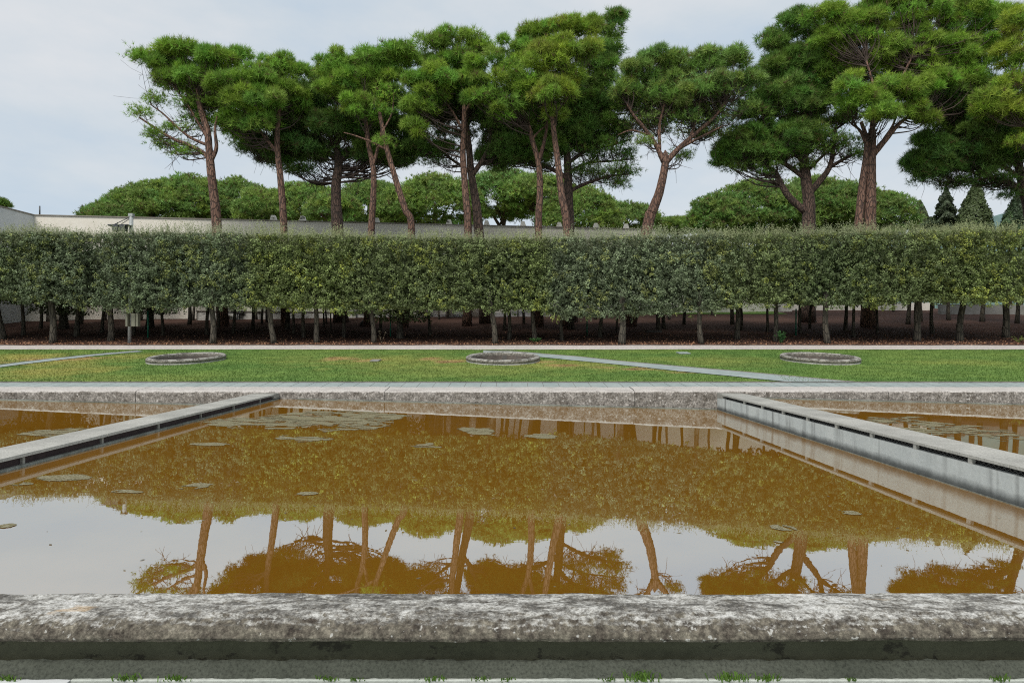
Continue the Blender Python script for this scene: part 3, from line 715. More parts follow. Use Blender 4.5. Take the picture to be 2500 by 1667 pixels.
n = 170; Y = 3.6 + RNG.uniform(0, 1, n) ** .8 * 12.3; X = RNG.uniform(-.72, .72, n) * Y; ok = (X > XL + .5) & (X < XR - .5); X, Y = X[ok], Y[ok]; n = len(X)
C = np.stack([X, Y, wz(HWM, X) + .003], 1); a_ = RNG.uniform(0, 6.28, n); L_ = RNG.uniform(.008, .028, (n, 1)); T_ = np.stack([np.cos(a_), np.sin(a_), 0 * a_], 1) * L_; B_ = np.stack([-np.sin(a_), np.cos(a_), 0 * a_], 1) * L_ * .4
V = np.stack([C - T_, C + B_, C + T_, C - B_], 1).reshape(-1, 3)
tag(mesh_np('floating_leaves', V, np.arange(4 * n).reshape(-1, 4), M['litter'], None, np.repeat(np.array([.22, .18, .11]) * RNG.uniform(.5, 1.7, (n, 1)), 4, 0)), 'tiny dry leaf bits scattered over the brown water of the middle pool', 'floating leaves', kind='stuff')

# ------------------------------------------------------------------ walls and things behind the grove
def wall_seg(name, label, pts, z0f, z1, thick, mat, capm=None):
    c = pts[0]; root = thing(name, label, 'wall', (c[0], c[1], z0f(*c)))
    mb, mc = MB(), MB()
    for a, b in zip(pts[:-1], pts[1:]):
        mb.add([(a[0], a[1], z0f(*a)), (b[0], b[1], z0f(*b)), (b[0], b[1], z1), (a[0], a[1], z1), (a[0], a[1] + thick, z0f(*a)), (b[0], b[1] + thick, z0f(*b)), (b[0], b[1] + thick, z1), (a[0], a[1] + thick, z1)],
               [(0, 1, 2, 3), (5, 4, 7, 6), (3, 2, 6, 7), (1, 5, 6, 2), (4, 0, 3, 7)])
        mc.add([(a[0], a[1] - .05, z1 + .003), (b[0], b[1] - .05, z1 + .003), (b[0], b[1] - .05, z1 + .07), (a[0], a[1] - .05, z1 + .07), (a[0], a[1] + thick + .05, z1 + .003), (b[0], b[1] + thick + .05, z1 + .003), (b[0], b[1] + thick + .05, z1 + .07), (a[0], a[1] + thick + .05, z1 + .07)],
               [(0, 1, 2, 3), (5, 4, 7, 6), (3, 2, 6, 7), (1, 5, 6, 2), (4, 0, 3, 7), (0, 4, 5, 1)])
    mb.build('wall_face', mat, root)
    if capm: mc.build('wall_cap', capm, root)
    return root
zw0 = lambda x, y: zg(y) - .3
A = (-30.42, 43.45); B = (11.9, 49.3)
def onAB(px):
    # intersection of pixel column with the wall line
    k = (px - CX) / F; dx, dy = B[0] - A[0], B[1] - A[1]
    t = (k * A[1] - A[0]) / (dx - k * dy); return (A[0] + dx * t, A[1] + dy * t)
tall = thing('boundary_wall', 'tall off-white rendered wall with a thin dark cap behind the hedge and pines', 'wall', (A[0], A[1], zg(A[1])))
mb = MB(); segs = [83, 1035, 1150, 1165, 1215, 1645]   # openings between 1045-1148 and 1171-1217
holes = [(1046, 1096), (1103, 1149), (1172, 1218)]
def wall_quad(mb, pa, pb, z0, z1, off=0.0):
    a, b = onAB(pa), onAB(pb); mb.add([(a[0], a[1] + off, z0), (b[0], b[1] + off, z0), (b[0], b[1] + off, z1), (a[0], a[1] + off, z1)], [(0, 1, 2, 3)])
cur = 83.0; WT = 8.0
for h0, h1 in holes:
    wall_quad(mb, cur, h0, 1.0, WT); wall_quad(mb, h0, h1, 4.4, WT); wall_quad(mb, h0, h1, 1.0, 2.1)
    for hx in (h0, h1):
        a = onAB(hx); mb.add([(a[0], a[1], 2.1), (a[0], a[1] + .35, 2.1), (a[0], a[1] + .35, 4.4), (a[0], a[1], 4.4)], [(0, 1, 2, 3)])
    a, b = onAB(h0), onAB(h1); mb.add([(a[0], a[1], 4.4), (b[0], b[1], 4.4), (b[0], b[1] + .35, 4.4), (a[0], a[1] + .35, 4.4)], [(0, 1, 2, 3)])
    mb.add([(a[0], a[1], 2.1), (b[0], b[1], 2.1), (b[0], b[1] + .35, 2.1), (a[0], a[1] + .35, 2.1)], [(3, 2, 1, 0)])
    cur = h1
wall_quad(mb, cur, 1600, 1.0, WT); wall_quad(mb, 83, 1600, 1.0, WT, .5)
a, b = onAB(83), onAB(1600); mb.add([(a[0], a[1], WT), (b[0], b[1], WT), (b[0], b[1] + .5, WT), (a[0], a[1] + .5, WT)], [(0, 1, 2, 3)])
mb.build('wall_face', M['white_wall'], tall)
mb = MB(); n = 12
for q in range(n):
    a, b = onAB(83 + (1600 - 83) * q / n), onAB(83 + (1600 - 83) * (q + 1) / n)
    dv = Vector((b[0] - a[0], b[1] - a[1], 0)) * .0005
    mb.box(0, 1, 0, 1, 0, 1, lambda p: (a[0] + (b[0] - a[0]) * p[0] * .9995, a[1] + (b[1] - a[1]) * p[0] * .9995 - .06 + .62 * p[1], WT + .004 + .07 * p[2]))
mb.build('wall_cap', M['wall_cap'], tall)
for h0, h1 in holes:
    a, b = onAB(h0), onAB(h1); mb = MB()
    mb.add([(a[0], a[1] + .3, 2.1), (b[0], b[1] + .3, 2.1), (b[0], b[1] + .3, 4.4), (a[0], a[1] + .3, 4.4)], [(0, 1, 2, 3)])
    w_ = mb.build('window', M['glass'], tall)
    mb = MB()
    for t in np.linspace(0, 1, 4):
        x = a[0] + (b[0] - a[0]) * t; y = a[1] + (b[1] - a[1]) * t + .27; mb.bar((x, y, 2.1), (x, y, 4.4), .05, .05)
    for z in (2.13, 2.7, 3.3, 3.9, 4.37): mb.bar((a[0], a[1] + .265, z), (b[0], b[1] + .265, z), .05, .05)
    mb.build('window_frame', M['frame'], w_)
for px in (665, 737, 918, 1096, 1188, 1277, 1366, 1456, 1530):
    a = onAB(px); mb = MB()
    mb.add([(a[0] - .22, a[1] + .1, WT + .08), (a[0] + .22, a[1] + .1, WT + .08), (a[0] + .22, a[1] + .4, WT + .08), (a[0] - .22, a[1] + .4, WT + .08),
            (a[0] - .12, a[1] + .1, WT + .42), (a[0] + .1, a[1] + .1, WT + .42), (a[0] + .1, a[1] + .4, WT + .42), (a[0] - .12, a[1] + .4, WT + .42)],
           [(0, 1, 5, 4), (1, 2, 6, 5), (2, 3, 7, 6), (3, 0, 4, 7), (4, 5, 6, 7)])
    mb.build('roof_block', M['low_wall'], tall)
# round columns in front of the glazing
for i_, px in enumerate((1037, 1101, 1163)):
    a = onAB(px); z0 = zg(a[1] - 1.0); mb = MB(); mb.tube([(a[0], a[1] - 1.0, z0), (a[0], a[1] - 1.0, 5.2)], [.27, .27], 20)
    o = mb.build('column', M['white_wall'], None, True, (a[0], a[1] - 1.0, z0))
    tag(o, ['round white column seen reflected at the left end of the windows', 'round white column seen reflected between the windows', 'round white column seen reflected at the right end of the windows'][i_], 'column', 'round white columns before the windows')
r = thing('side_wall', 'cool white side wall at the far left running toward the camera', 'wall', (-30.6, 42, zg(42)))
mb = MB(); mb.add([(-30.42, 43.45, .9), (-30.75, 30, -.5), (-30.75, 30, 8.0), (-30.42, 43.45, 8.0), (-31.0, 43.45, .9), (-31.3, 30, -.5), (-31.3, 30, 8.0), (-31.0, 43.45, 8.0)], [(0, 1, 2, 3), (3, 2, 6, 7), (1, 5, 6, 2), (5, 4, 7, 6)])
mb.build('wall_face', M['grey_wall'], r)
mb = MB(); mb.box(0, 1, 0, 1, 0, 1, lambda p: (-30.75 + .33 * p[1] + .05 - .6 * p[0], 30 + 13.4 * p[1], 8.004 + .07 * p[2])); mb.build('wall_cap', M['wall_cap'], r)
wall_seg('lower_wall', 'lower continuation of the white wall behind the trees, mostly hidden by the hedge', [onAB(1602), (21, 51.2)], lambda x, y: 1.0, 5.2, .4, M['white_wall'], M['wall_cap'])
wall_seg('retaining_wall', 'low white retaining wall with mouldy stains behind the grove, grass above it', [(-20.1, 43.5), (-8.3, 46.0)], lambda x, y: zg(y) - .2, 1.9, .3, M['low_wall'], M['wall_cap'])
wall_seg('garden_wall', 'low pale wall seen under the hedge right of centre', [(16.5, 53.0), (32.5, 53.0)], lambda x, y: zg(y) - .3, 3.0, .3, M['white_wall'])
wall_seg('stone_wall', 'dark grey stone wall under the hedge at the far right', [(30.5, 48.6), (42, 48.6)], lambda x, y: zg(y) - .3, 2.6, .3, M['dark_wall'])
st = thing('garden_steps', 'wide flight of low grey steps behind the grove under the middle of the hedge', 'steps', (-2, 46.5, 1.65))
for k in range(6):
    y0 = 46.3 + k * .45; mb = MB(); mb.box(-8.2, 2.6, y0, y0 + .47, 1.2, 1.72 + k * .13); mb.build('step', M['steps'], st, bevel=.01)
ss = thing('side_steps', 'small white stepped block against the white wall at the far left', 'steps', (-28, 42.9, 1.3))
for k in range(5):
    x0 = P(56 + k * 7.3, 780, 43.1)[0]; x1 = P(63.3 + k * 7.3, 780, 43.1)[0]
    mb = MB(); mb.box(x0, x1 - .003 if k < 4 else P(130, 0, 43.1)[0], 42.75, 43.4, .9, (CY - (776.5 - k * 4.1)) * 42.75 / F); mb.build('step', M['white_wall'], ss)
    mb = MB(); mb.box(x0 - .02, x1 + .02, 42.72, 43.4, (CY - (776.5 - k * 4.1)) * 42.75 / F + .003, (CY - (776.5 - k * 4.1)) * 42.75 / F + .035); mb.build('tread', M['wall_cap'], ss)

# thin mast on the wall
a = P(97, 503, 44.0); b = P(97, 530, 44.0); mb = MB(); mb.tube([b, a], [.045, .04], 8)
tag(mb.build('roof_mast', M['dark_metal'], None, True, b), 'thin dark mast standing up from the wall top at the far left', 'mast')
# benches
def bench(px, py, w, label, d=None):
    d = d or d_grove(py); x, _, _ = P(px, py, d); z = zg(d); r = thing('park_bench', label, 'bench', (x, d, z), 'dark slatted park benches')
    for nm, ya, zb in (('seat', 0.0, .45), ('backrest', .28, .62)):
        mb = MB()
        for k in range(3):
            if nm == 'seat': mb.box(x - w / 2, x + w / 2, d - .2 + k * .15, d - .09 + k * .15, z + .43, z + .465)
            else: mb.box(x - w / 2, x + w / 2, d + .28, d + .31, z + .56 + k * .13, z + .64 + k * .13)
        mb.build(nm, M['wood'], r)
    for s in (-1, 1):
        mb = MB(); X = x + s * w * .36
        mb.box(X - .03, X + .03, d - .16, d - .11, z - .05, z + .43); mb.box(X - .03, X + .03, d + .24, d + .28, z - .05, z + .95); mb.box(X - .03, X + .03, d - .11, d + .24, z + .38, z + .425)
        mb.build('leg', M['dark_metal'], r)
bench(560, 782, 1.55, 'dark slatted bench before the low white wall, left of centre')
bench(888, 776, 1.3, 'dark bench at the edge of the garden steps')
bench(1868, 764, 2.2, 'dark bench before the low pale wall, right of centre', 51.0)
bench(2330, 757, 2.4, 'dark bench under the hedge at the far right', 50.5)
# green stakes
for k, (px, py) in enumerate(((361, 826), (953, 823), (1433, 820), (1943, 820))):
    d = d_grove(py); x, _, z = P(px, py, d); mb = MB(); mb.tube([(x, d, z - .1), (x + .01, d, z + 1.35)], [.035, .033], 8)
    tag(mb.build('green_stake', M['green_post'], None, True, (x, d, z)), ['thin green stake under the hedge just right of the floodlight pole', 'thin green stake under the hedge left of centre', 'thin green stake under the hedge right of centre', 'thin green stake beside the green fern clump at right'][k], 'stake', 'thin green stakes under the hedge')
# rock and low block
def blob(name, label, cat, c, r, mat):
    n, m_ = 16, 9; V = []; 
    for i in range(m_):
        for j in range(n):
            t = math.pi * i / (m_ - 1); a = 2 * math.pi * j / n; V.append((math.sin(t) * math.cos(a), math.sin(t) * math.sin(a), math.cos(t)))
    V = np.array(V); V = V * (1 + .35 * fbm(V[:, 0] * 2, V[:, 1] * 2, V[:, 2] * 2 + c[0]))[:, None] * np.array(r) + np.array(c)
    i = np.arange(n * m_).reshape(m_, n); Fc = np.stack([i[:-1], i[1:], np.roll(i[1:], -1, 1), np.roll(i[:-1], -1, 1)], -1).reshape(-1, 4)
    tag(mesh_np(name, V, Fc, mat, None, None, True, origin=c), label, cat)
d = d_grove(797); blob('rock', 'dark rock lying in the shade under the hedge left of centre', 'rock', (P(888, 0, d)[0], d, zg(d) + .15), (.22, .2, .2), M['stone'])
d = d_grove(812); x = P(1596, 0, d)[0]; mb = MB(); mb.box(x - .4, x + .4, d - .2, d + .2, zg(d) - .05, zg(d) + .13)
tag(mb.build('stone_block', M['stone'], None, origin=(x, d, zg(d)), bevel=.02), 'low dark stone block on the soil right of the fat middle trunk', 'block')
# slabs let into the lawn
for (px, py, w, m_, lab) in ((1668, 863.5, .22, 'paver', 'pale grey paving slab let into the lawn behind the diagonal path'), (917, 882, .15, 'dark_wall', 'dark drain cover set in the dry grass')):
    x, d = gp_lawn(px, py); mb = MB(); z = .07 * d - 2.345
    mb.add([(x - w, d - .28, z - .0), (x + w, d - .28, z), (x + w, d + .28, z + .04), (x - w, d + .28, z + .04), (x - w, d - .28, z + .03), (x + w, d - .28, z + .03), (x + w, d + .28, z + .068), (x - w, d + .28, z + .068)],
           [(0, 1, 5, 4), (1, 2, 6, 5), (2, 3, 7, 6), (3, 0, 4, 7), (4, 5, 6, 7)])
    tag(mb.build('lawn_slab', M[m_], None, origin=(x, d, z)), lab, 'slab')

# floodlight pole
d = 30.85; bx, _, bz = P(316, 842, d); tx, _, tz = P(321, 526, d + .75)
fl = thing('floodlight_pole', 'galvanised floodlight pole with switch boxes rising through the hedge at left', 'light pole', (bx, d, bz))
mb = MB(); mb.tube([(bx, d, bz - .1), ((bx + tx) / 2, d + .36, (bz + tz) / 2), (tx, d + .75, tz)], [.075, .072, .085], 14); mb.build('pole', M['steel'], fl, True)
for x0, x1, k in ((309, 314, 0), (322, 331, 1), (331.5, 337, 2)):
    a = P(x0, 765, 30.3); b = P(x1, 797, 30.3); mb = MB(); mb.box(a[0], b[0], 30.2 + .04 * k, 30.42 + .04 * k, b[2], a[2]); mb.build('switch_box', M['box'], fl, bevel=.01)
mb = MB(); yb = d + .75; fx = 31.6 / F
xa, xb = (278 - CX) * fx, (326 - CX) * fx; zt_ = (CY - 552) * fx
mb.box(xa, xb, yb - .5, yb - .1, zt_ - .06, zt_); mb.bar((xa + .15, yb - .3, zt_), (tx, yb, tz - .05), .03); mb.bar((tx - .35, yb - .3, zt_), (tx, yb, tz - .1), .03); mb.bar((xa + .3, yb - .3, zt_), (xa + .35, yb - .3, zt_ + .12), .03)
mb.build('bracket', M['dark_metal'], fl)
for q in (.25, .6):
    X = xa + (xb - xa) * q + .1; mb = MB(); mb.box(X - .13, X + .13, yb - .5, yb - .2, zt_ - .3, zt_ - .065); mb.build('floodlight', M['dark_metal'], fl, bevel=.02)
mb = MB(); mb.box(tx - .1, tx + .1, yb - .1, yb + .1, tz - .05, tz + .08); mb.build('pole_cap', M['steel'], fl)

# ------------------------------------------------------------------ clipped hedge trees
ux = [-200, 0, 100, 143, 180, 330, 500, 700, 840, 1010, 1187, 1330, 1366, 1440, 1530, 1650, 1767, 1870, 1980, 2190, 2253, 2370, 2800]
uy = [737, 737, 739, 746, 756, 760, 753, 758, 763, 762, 762, 764, 780, 782, 776, 770, 761, 748, 751, 751, 741, 743, 741]
tx_ = [-200, 0, 230, 536, 830, 1000, 1350, 1660, 2000, 2500, 2800]
ty_ = [565, 564, 565, 566, 573, 577, 579, 571, 566, 557, 557]
fz_x = [-200, 0, 60, 230, 400, 620, 830, 1100, 1300, 1500, 1660, 1800, 2000, 2250, 2500, 2800]
fz_h = [.35, .35, .42, .35, .6, .7, .45, .4, .5, .55, .5, .5, .6, .45, .5, .5]
DF = 30.0
def und(X): return (CY - np.interp(CX + X * F / DF, ux, uy)) * DF / F
def top(X): return (CY - np.interp(CX + X * F / DF, tx_, ty_)) * DF / F
# x px, base y, width px, hue rgb (albedo), label
GG, YG, OL, DG, PG = (0.145, 0.185, 0.10), (0.17, 0.215, 0.07), (0.155, 0.195, 0.075), (0.125, 0.165, 0.07), (0.165, 0.205, 0.115)
FRONT = [(-130, 832, 14, DG, 'dark clipped hedge tree cut off by the left edge'),
         (6, 829, 15, DG, 'dark green clipped hedge tree with a leaning trunk at the left edge of the view'),
         (132, 838, 14, GG, 'grey-green clipped hedge tree with a flared trunk left of the floodlight pole'),
         (270, 833, 13, GG, 'grey-green clipped hedge tree whose trunk stands just left of the floodlight pole'),
         (521, 840, 13, GG, 'grey-green clipped hedge tree behind the left stone basin, first trunk right of the floodlight pole'),
         (668, 839, 12, YG, 'yellow-green clipped hedge tree right of the left basin, its trunk leaning left'),
         (775, 838, 11, YG, 'yellow-green clipped hedge tree with a thin trunk left of the brown lawn patch'),
         (913, 838, 11, OL, 'olive clipped hedge tree behind the brown lawn patch, a bare twig at its foot'),
         (1210, 840, 12, OL, 'olive clipped hedge tree with a bent pale trunk behind the middle basin'),
         (1304, 834, 10, YG, 'clipped hedge tree with yellow tips and a small plant at its foot'),
         (1371, 832, 8, PG, 'pale grey-green clipped hedge tree with hanging sprays and a thin trunk'),
         (1519, 841, 15, PG, 'pale grey-green clipped hedge tree with a thick trunk and low hanging sprays'),
         (1711, 840, 11, PG, 'pale grey-green clipped hedge tree before the strip of back lawn'),
         (1801, 828, 11, OL, 'olive clipped hedge tree left of the one with the fern clump'),
         (1892, 834, 10, OL, 'olive clipped hedge tree with the green fern clump at its foot'),
         (2018, 839, 13, DG, 'dull green clipped hedge tree straight behind the right basin'),
         (2238, 833, 14, OL, 'clipped hedge tree right of the right basin with a knotted pale trunk'),
         (2341, 833, 14, YG, 'yellow-green clipped hedge tree with a trunk leaning right'),
         (2457, 826, 14, YG, 'yellow-green clipped hedge tree next to the right edge of the view'),
         (2640, 832, 14, YG, 'clipped hedge tree beyond the right edge')]
LEAN = {6: -.25, 132: -.1, 521: -.05, 668: -.16, 775: -.08, 913: -.1, 1210: -.17, 1304: -.05, 1519: .02, 1711: -.06, 1892: .07, 2018: -.04, 2238: .04, 2341: .15, 2457: -.02}
GH = 'clipped hedge trees in the front row'
GB = 'slim trees under the clipped canopy'
def trunk_mesh(mb, x, d, z, r, h, lean, n=10, flare=1.35):
    pts, rr = [], []
    for k in range(7):
        t = k / 6; pts.append((x + lean * t + .03 * math.sin(t * 7 + x), d + .02 * math.sin(t * 5), z - .06 + h * t)); rr.append(r * (flare if k == 0 else 1.12 if k == 1 else 1 - .12 * t))
    mb.tube(pts, rr, n, True, .12)
def hue_at(X, Z):
    k = X + 1.1 * fbm(X * .6, Z * .8, 12.)
    return np.stack([np.interp(k, fx, [t[3][c] for t in FRONT]) for c in range(3)], 1)
def crown_front(x0, x1, hue, root, dens=880):
    rng = RNG; w = x1 - x0; hue = np.array(hue)
    # front face
    m_ = int(w * 3.4 * 56); XC = rng.uniform(x0 - .1, x1 + .1, m_); u = rng.uniform(0, 1, m_)
    zb, zt = und(XC) - .10, top(XC); ZC = zb + (zt - zb) * u
    lump = fbm(XC * 1.1, ZC * 1.1, 2.2) * .30 + fbm(XC * 3.6, ZC * 3.6, 5.2) * .40
    seam = .12 * np.exp(-((XC - x0) / .14) ** 2) + .12 * np.exp(-((XC - x1) / .14) ** 2)
    YC = DF + .16 - lump + seam * (.6 + vnoise(XC * 0, ZC * 1.5, x0)) + rng.exponential(.14, m_)
    tr = np.clip((ZC - (zt - .35)) / .35, 0, 1); YC = YC + tr ** 2 * .25
    rag = .20 * fbm(XC * 2.2, 0, 3.1) + .12 * fbm(XC * 7, 0, 8.1)
    keep = ((fbm(XC * 2.0, ZC * 2.3, 9.1) > -.27) | (rng.uniform(0, 1, m_) < .25)) & (ZC > zb + .10 + rag)
    XC, YC, ZC = XC[keep], YC[keep], ZC[keep]; m_ = len(XC); q = 15
    cb = rng.uniform(.5, 1.6, (m_, 1)); tw = fbm(XC * 1.6, ZC * 1.6, 20.)
    CB = hue_at(XC, ZC) * (1 + .4 * tw[:, None]) * cb
    yl = (vnoise(XC * 1.9, ZC * 1.9, 31.) + .5 * rng.normal(0, 1, m_) > .62)[:, None]; CB = np.where(yl, CB * np.array([1.45, 1.3, .8]), CB)
    off_ = rng.normal(0, 1, (m_, q, 3)) * np.array([.058, .045, .058])
    C = (np.stack([XC, YC, ZC], 1)[:, None, :] + off_).reshape(-1, 3)
    N = norm(off_ * np.array([9, 6, 9]) + np.array([0, -.8, .45])).reshape(-1, 3)
    cl = (CB[:, None, :] * rng.uniform(.65, 1.35, (m_, q, 1))).reshape(-1, 3)
    # top surface and fuzz
    fh = np.interp(CX + (x0 + x1) / 2 * F / DF, fz_x, fz_h)
    n2 = int(w * 2.4 * 620); X2 = rng.uniform(x0 - .1, x1 + .1, n2); Y2 = DF + .25 + rng.uniform(0, 2.3, n2)
    Z2 = top(X2) - .12 + rng.uniform(-.42, .12, n2) + .1 * fbm(X2 * 2, Y2 * 2, 1.) + (Y2 - DF) * .04
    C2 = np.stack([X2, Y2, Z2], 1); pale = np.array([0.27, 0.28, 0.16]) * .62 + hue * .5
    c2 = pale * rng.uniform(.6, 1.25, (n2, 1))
    ns = int(w * 105); Xs = rng.uniform(x0, x1, ns); Ys = DF + .2 + rng.uniform(0, 1.9, ns) ** 1.0
    hs = 1.25 * fh * rng.uniform(.3, .95, ns) * (1 + .7 * fbm(Xs * .9, 1.3, 4.)); big = rng.uniform(0, 1, ns) < .035; hs = np.where(big, fh * rng.uniform(1.0, 1.7, ns), hs)
    Cs, cs_, Ns, Ls = [], [], [], []
    lx, ly = rng.normal(0, .13, ns), rng.normal(0, .13, ns)
    for k in range(15):
        t = (k + .5) / 15; p = np.stack([Xs + lx * hs * t * 1.5, Ys + ly * hs * t, top(Xs) - .1 + hs * t + (Ys - DF) * .03], 1) + rng.normal(0, .022, (ns, 3))
        Cs.append(p); Ns.append(np.tile([0, -.7, .6], (ns, 1))); cs_.append(pale * 1.1 * rng.uniform(.7, 1.25, (ns, 1)))
    C3 = np.concatenate(Cs); N3 = np.concatenate(Ns); c3 = np.concatenate(cs_)
    # underside
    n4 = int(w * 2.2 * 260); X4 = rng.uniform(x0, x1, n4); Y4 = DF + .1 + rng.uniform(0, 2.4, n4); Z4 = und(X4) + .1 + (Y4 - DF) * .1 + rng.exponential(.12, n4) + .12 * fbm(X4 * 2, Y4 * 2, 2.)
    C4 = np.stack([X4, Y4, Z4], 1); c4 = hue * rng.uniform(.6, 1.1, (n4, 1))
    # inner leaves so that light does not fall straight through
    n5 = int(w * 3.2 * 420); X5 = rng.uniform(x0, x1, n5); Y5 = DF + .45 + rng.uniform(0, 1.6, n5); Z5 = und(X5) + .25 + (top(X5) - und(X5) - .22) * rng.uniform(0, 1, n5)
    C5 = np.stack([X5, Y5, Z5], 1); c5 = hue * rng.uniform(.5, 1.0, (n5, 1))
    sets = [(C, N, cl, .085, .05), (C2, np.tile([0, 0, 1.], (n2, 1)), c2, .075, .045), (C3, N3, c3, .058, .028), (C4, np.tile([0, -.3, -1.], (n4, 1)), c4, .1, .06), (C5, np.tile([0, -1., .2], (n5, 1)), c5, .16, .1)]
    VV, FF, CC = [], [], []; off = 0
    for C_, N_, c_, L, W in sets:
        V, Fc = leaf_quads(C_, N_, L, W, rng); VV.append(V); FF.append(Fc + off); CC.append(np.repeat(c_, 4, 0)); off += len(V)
    return mesh_np('crown', np.concatenate(VV), np.concatenate(FF), M['leaf'], root, np.concatenate(CC))
fx = [P(t[0], 0, d_grove(min(t[1], 842)))[0] for t in FRONT]
for i, (px, py, w, hue, lab) in enumerate(FRONT):
    d = d_grove(py); z = zg(d); x = fx[i]
    if not (-150 < px < 2650): continue
    x0 = (fx[i - 1] + x) / 2 if i else x - 2; x1 = (fx[i + 1] + x) / 2 if i < len(FRONT) - 1 else x + 2
    s = DF / d; x0 *= s; x1 *= s
    if i in (1, ): pass
    root = thing('hedge_tree', lab, 'hedge tree', (x, d, z), GH)
    mb = MB(); trunk_mesh(mb, x, d, z, w * d / F / 2 * 1.05, 2.4, LEAN.get(px, 0) * 1.6, 14); mb.build('trunk', M['bark_oak'], root, True)
    crown_front(x0, x1, hue, root)
    # a few hanging sprays
# inner trees
INNER = [(18, 784, 4), (38, 783, 8), (56, 820, 8), (100, 804, 7), (121, 786, 12), (188, 823, 11), (198, 792, 8), (250, 813, 7), (257, 783, 6), (326, 818, 7), (343, 783, 8), (397, 820, 7), (463, 793, 8), (472, 783, 6), (505, 818, 8), (534, 801, 6), (571, 815, 7), (619, 804, 7), (625, 781, 6), (640, 791, 5), (653, 787, 6), (701, 804, 9), (716, 815, 6), (741, 825, 8), (790, 800, 4), (796, 791, 4), (808, 808, 3), (841, 825, 8), (928, 812, 7), (962, 776, 6), (1049, 820, 7), (1071, 781, 4), (1093, 777, 6), (1232, 806, 7), (1243, 830, 9), (1264, 774, 3), (1278, 792, 6), (1392, 804, 8), (1400, 805, 5), (1454, 781, 7), (1466, 825, 9), (1505, 812, 4), (1607, 806, 9), (1620, 803, 8), (1634, 781, 6), (1671, 793, 7), (1738, 770, 6), (1787, 793, 9), (1811, 807, 6), (1872, 812, 6), (1953, 815, 7), (1967, 774, 7), (1978, 803, 6), (2064, 807, 8), (2086, 824, 7), (2141, 815, 5), (2182, 762, 5), (2218, 792, 9), (2247, 786, 8), (2276, 815, 8), (2316, 782, 8), (2399, 786, 10), (2484, 790, 9)]
rngc = np.random.default_rng(5)
def canopy_variant(name):
    n = 2600; X = rngc.uniform(-1.9, 1.9, n); Y = rngc.uniform(-1.9, 1.9, n); Z = 1.45 + rngc.uniform(0, 1, n) * 2.6 + .15 * fbm(X * 2, Y * 2, 3)
    V, Fc = leaf_quads(np.stack([X, Y, Z], 1), rngc.normal(0, 1, (n, 3)), .22, .14, rngc)
    return mesh_np(name, V, Fc, M['leaf'], None, np.repeat(np.array([.12, .15, .07]) * rngc.uniform(.6, 1.2, (n, 1)), 4, 0))
variants = [canopy_variant('crown') for _ in range(3)]
tv = []
for k in range(3):
    mb = MB(); trunk_mesh(mb, 0, 0, 0, 1.0, 1.0, 0, 10); 
    tv.append(mb)
for k, (px, py, w) in enumerate(INNER):
    d = d_grove(py); x = P(px, py, d)[0]; z = zg(d)
    back = d > 39
    root = thing('hedge_tree', ('slim dark trunk far back in the grove, standing out against the light beyond it' if back else 'slim dark trunk deep in the shade behind the front row of clipped trees'), 'hedge tree', (x, d, z), ('slim trees at the back of the grove' if back else GB))
    mb = MB(); trunk_mesh(mb, x, d, z, w * d / F / 2, 3.0, random.uniform(-.12, .12), 9); mb.build('trunk', M['bark_oak'], root, True)
    v = variants[k % 3]; c = v if k < 3 else v.copy()
    if k >= 3: col.objects.link(c)
    c.parent = root; c.scale = (.7, .7, .55) if d > 40 else (1, 1, 1); c.location = (0, 0, 1.5 if d > 40 else (d - 31) * .065); c.rotation_euler = (0, 0, random.choice([0, math.pi / 2, math.pi]))
# big inner trunks that are not pines
for k, (px, py, w, lab) in enumerate(((155, 803, 18, 'stout dark trunk left of the floodlight pole, deep under the hedge'), (367, 801, 16, 'stout dark trunk widening at its foot right of the floodlight pole'), (835, 774, 22, 'broad low trunk at the back of the grove before the garden steps'), (975, 827, 14, 'thick dark trunk beside the green stake left of centre'))):
    d = d_grove(py); x = P(px, py, d)[0]; z = zg(d)
    root = thing('shade_tree', lab, 'tree', (x, d, z))
    mb = MB(); trunk_mesh(mb, x, d, z, w * d / F / 2 * .95, 2.8, -.1 if k < 2 else 0, 14, 1.5); mb.build('trunk', M['bark_oak'], root, True)
    c = variants[k % 3].copy(); col.objects.link(c); c.parent = root; c.location = (0, 0, 0); c.rotation_euler = (0, 0, k)
# foliage roof filling the gaps between the inner crowns
n = 45000; Y = RNG.uniform(31.8, 39.5, n); X = RNG.uniform(-.95, .95, n) * Y
Z = np.interp(Y, GD, GZ) + 1.7 + (Y - 31) * .07 + RNG.uniform(0, 2.0, n)
zmax = (CY - 600) / F * Y * .97; ok = Z < zmax
V, Fc = leaf_quads(np.stack([X, Y, Z], 1)[ok], RNG.normal(0, 1, (ok.sum(), 3)), .3, .2, RNG)
tag(mesh_np('canopy_foliage', V, Fc, M['leaf'], None, np.repeat(np.array([.12, .15, .07]) * RNG.uniform(.6, 1.2, (ok.sum(), 1)), 4, 0)), 'dense mixed foliage closing the roof of the grove behind the front row', 'foliage', kind='stuff')

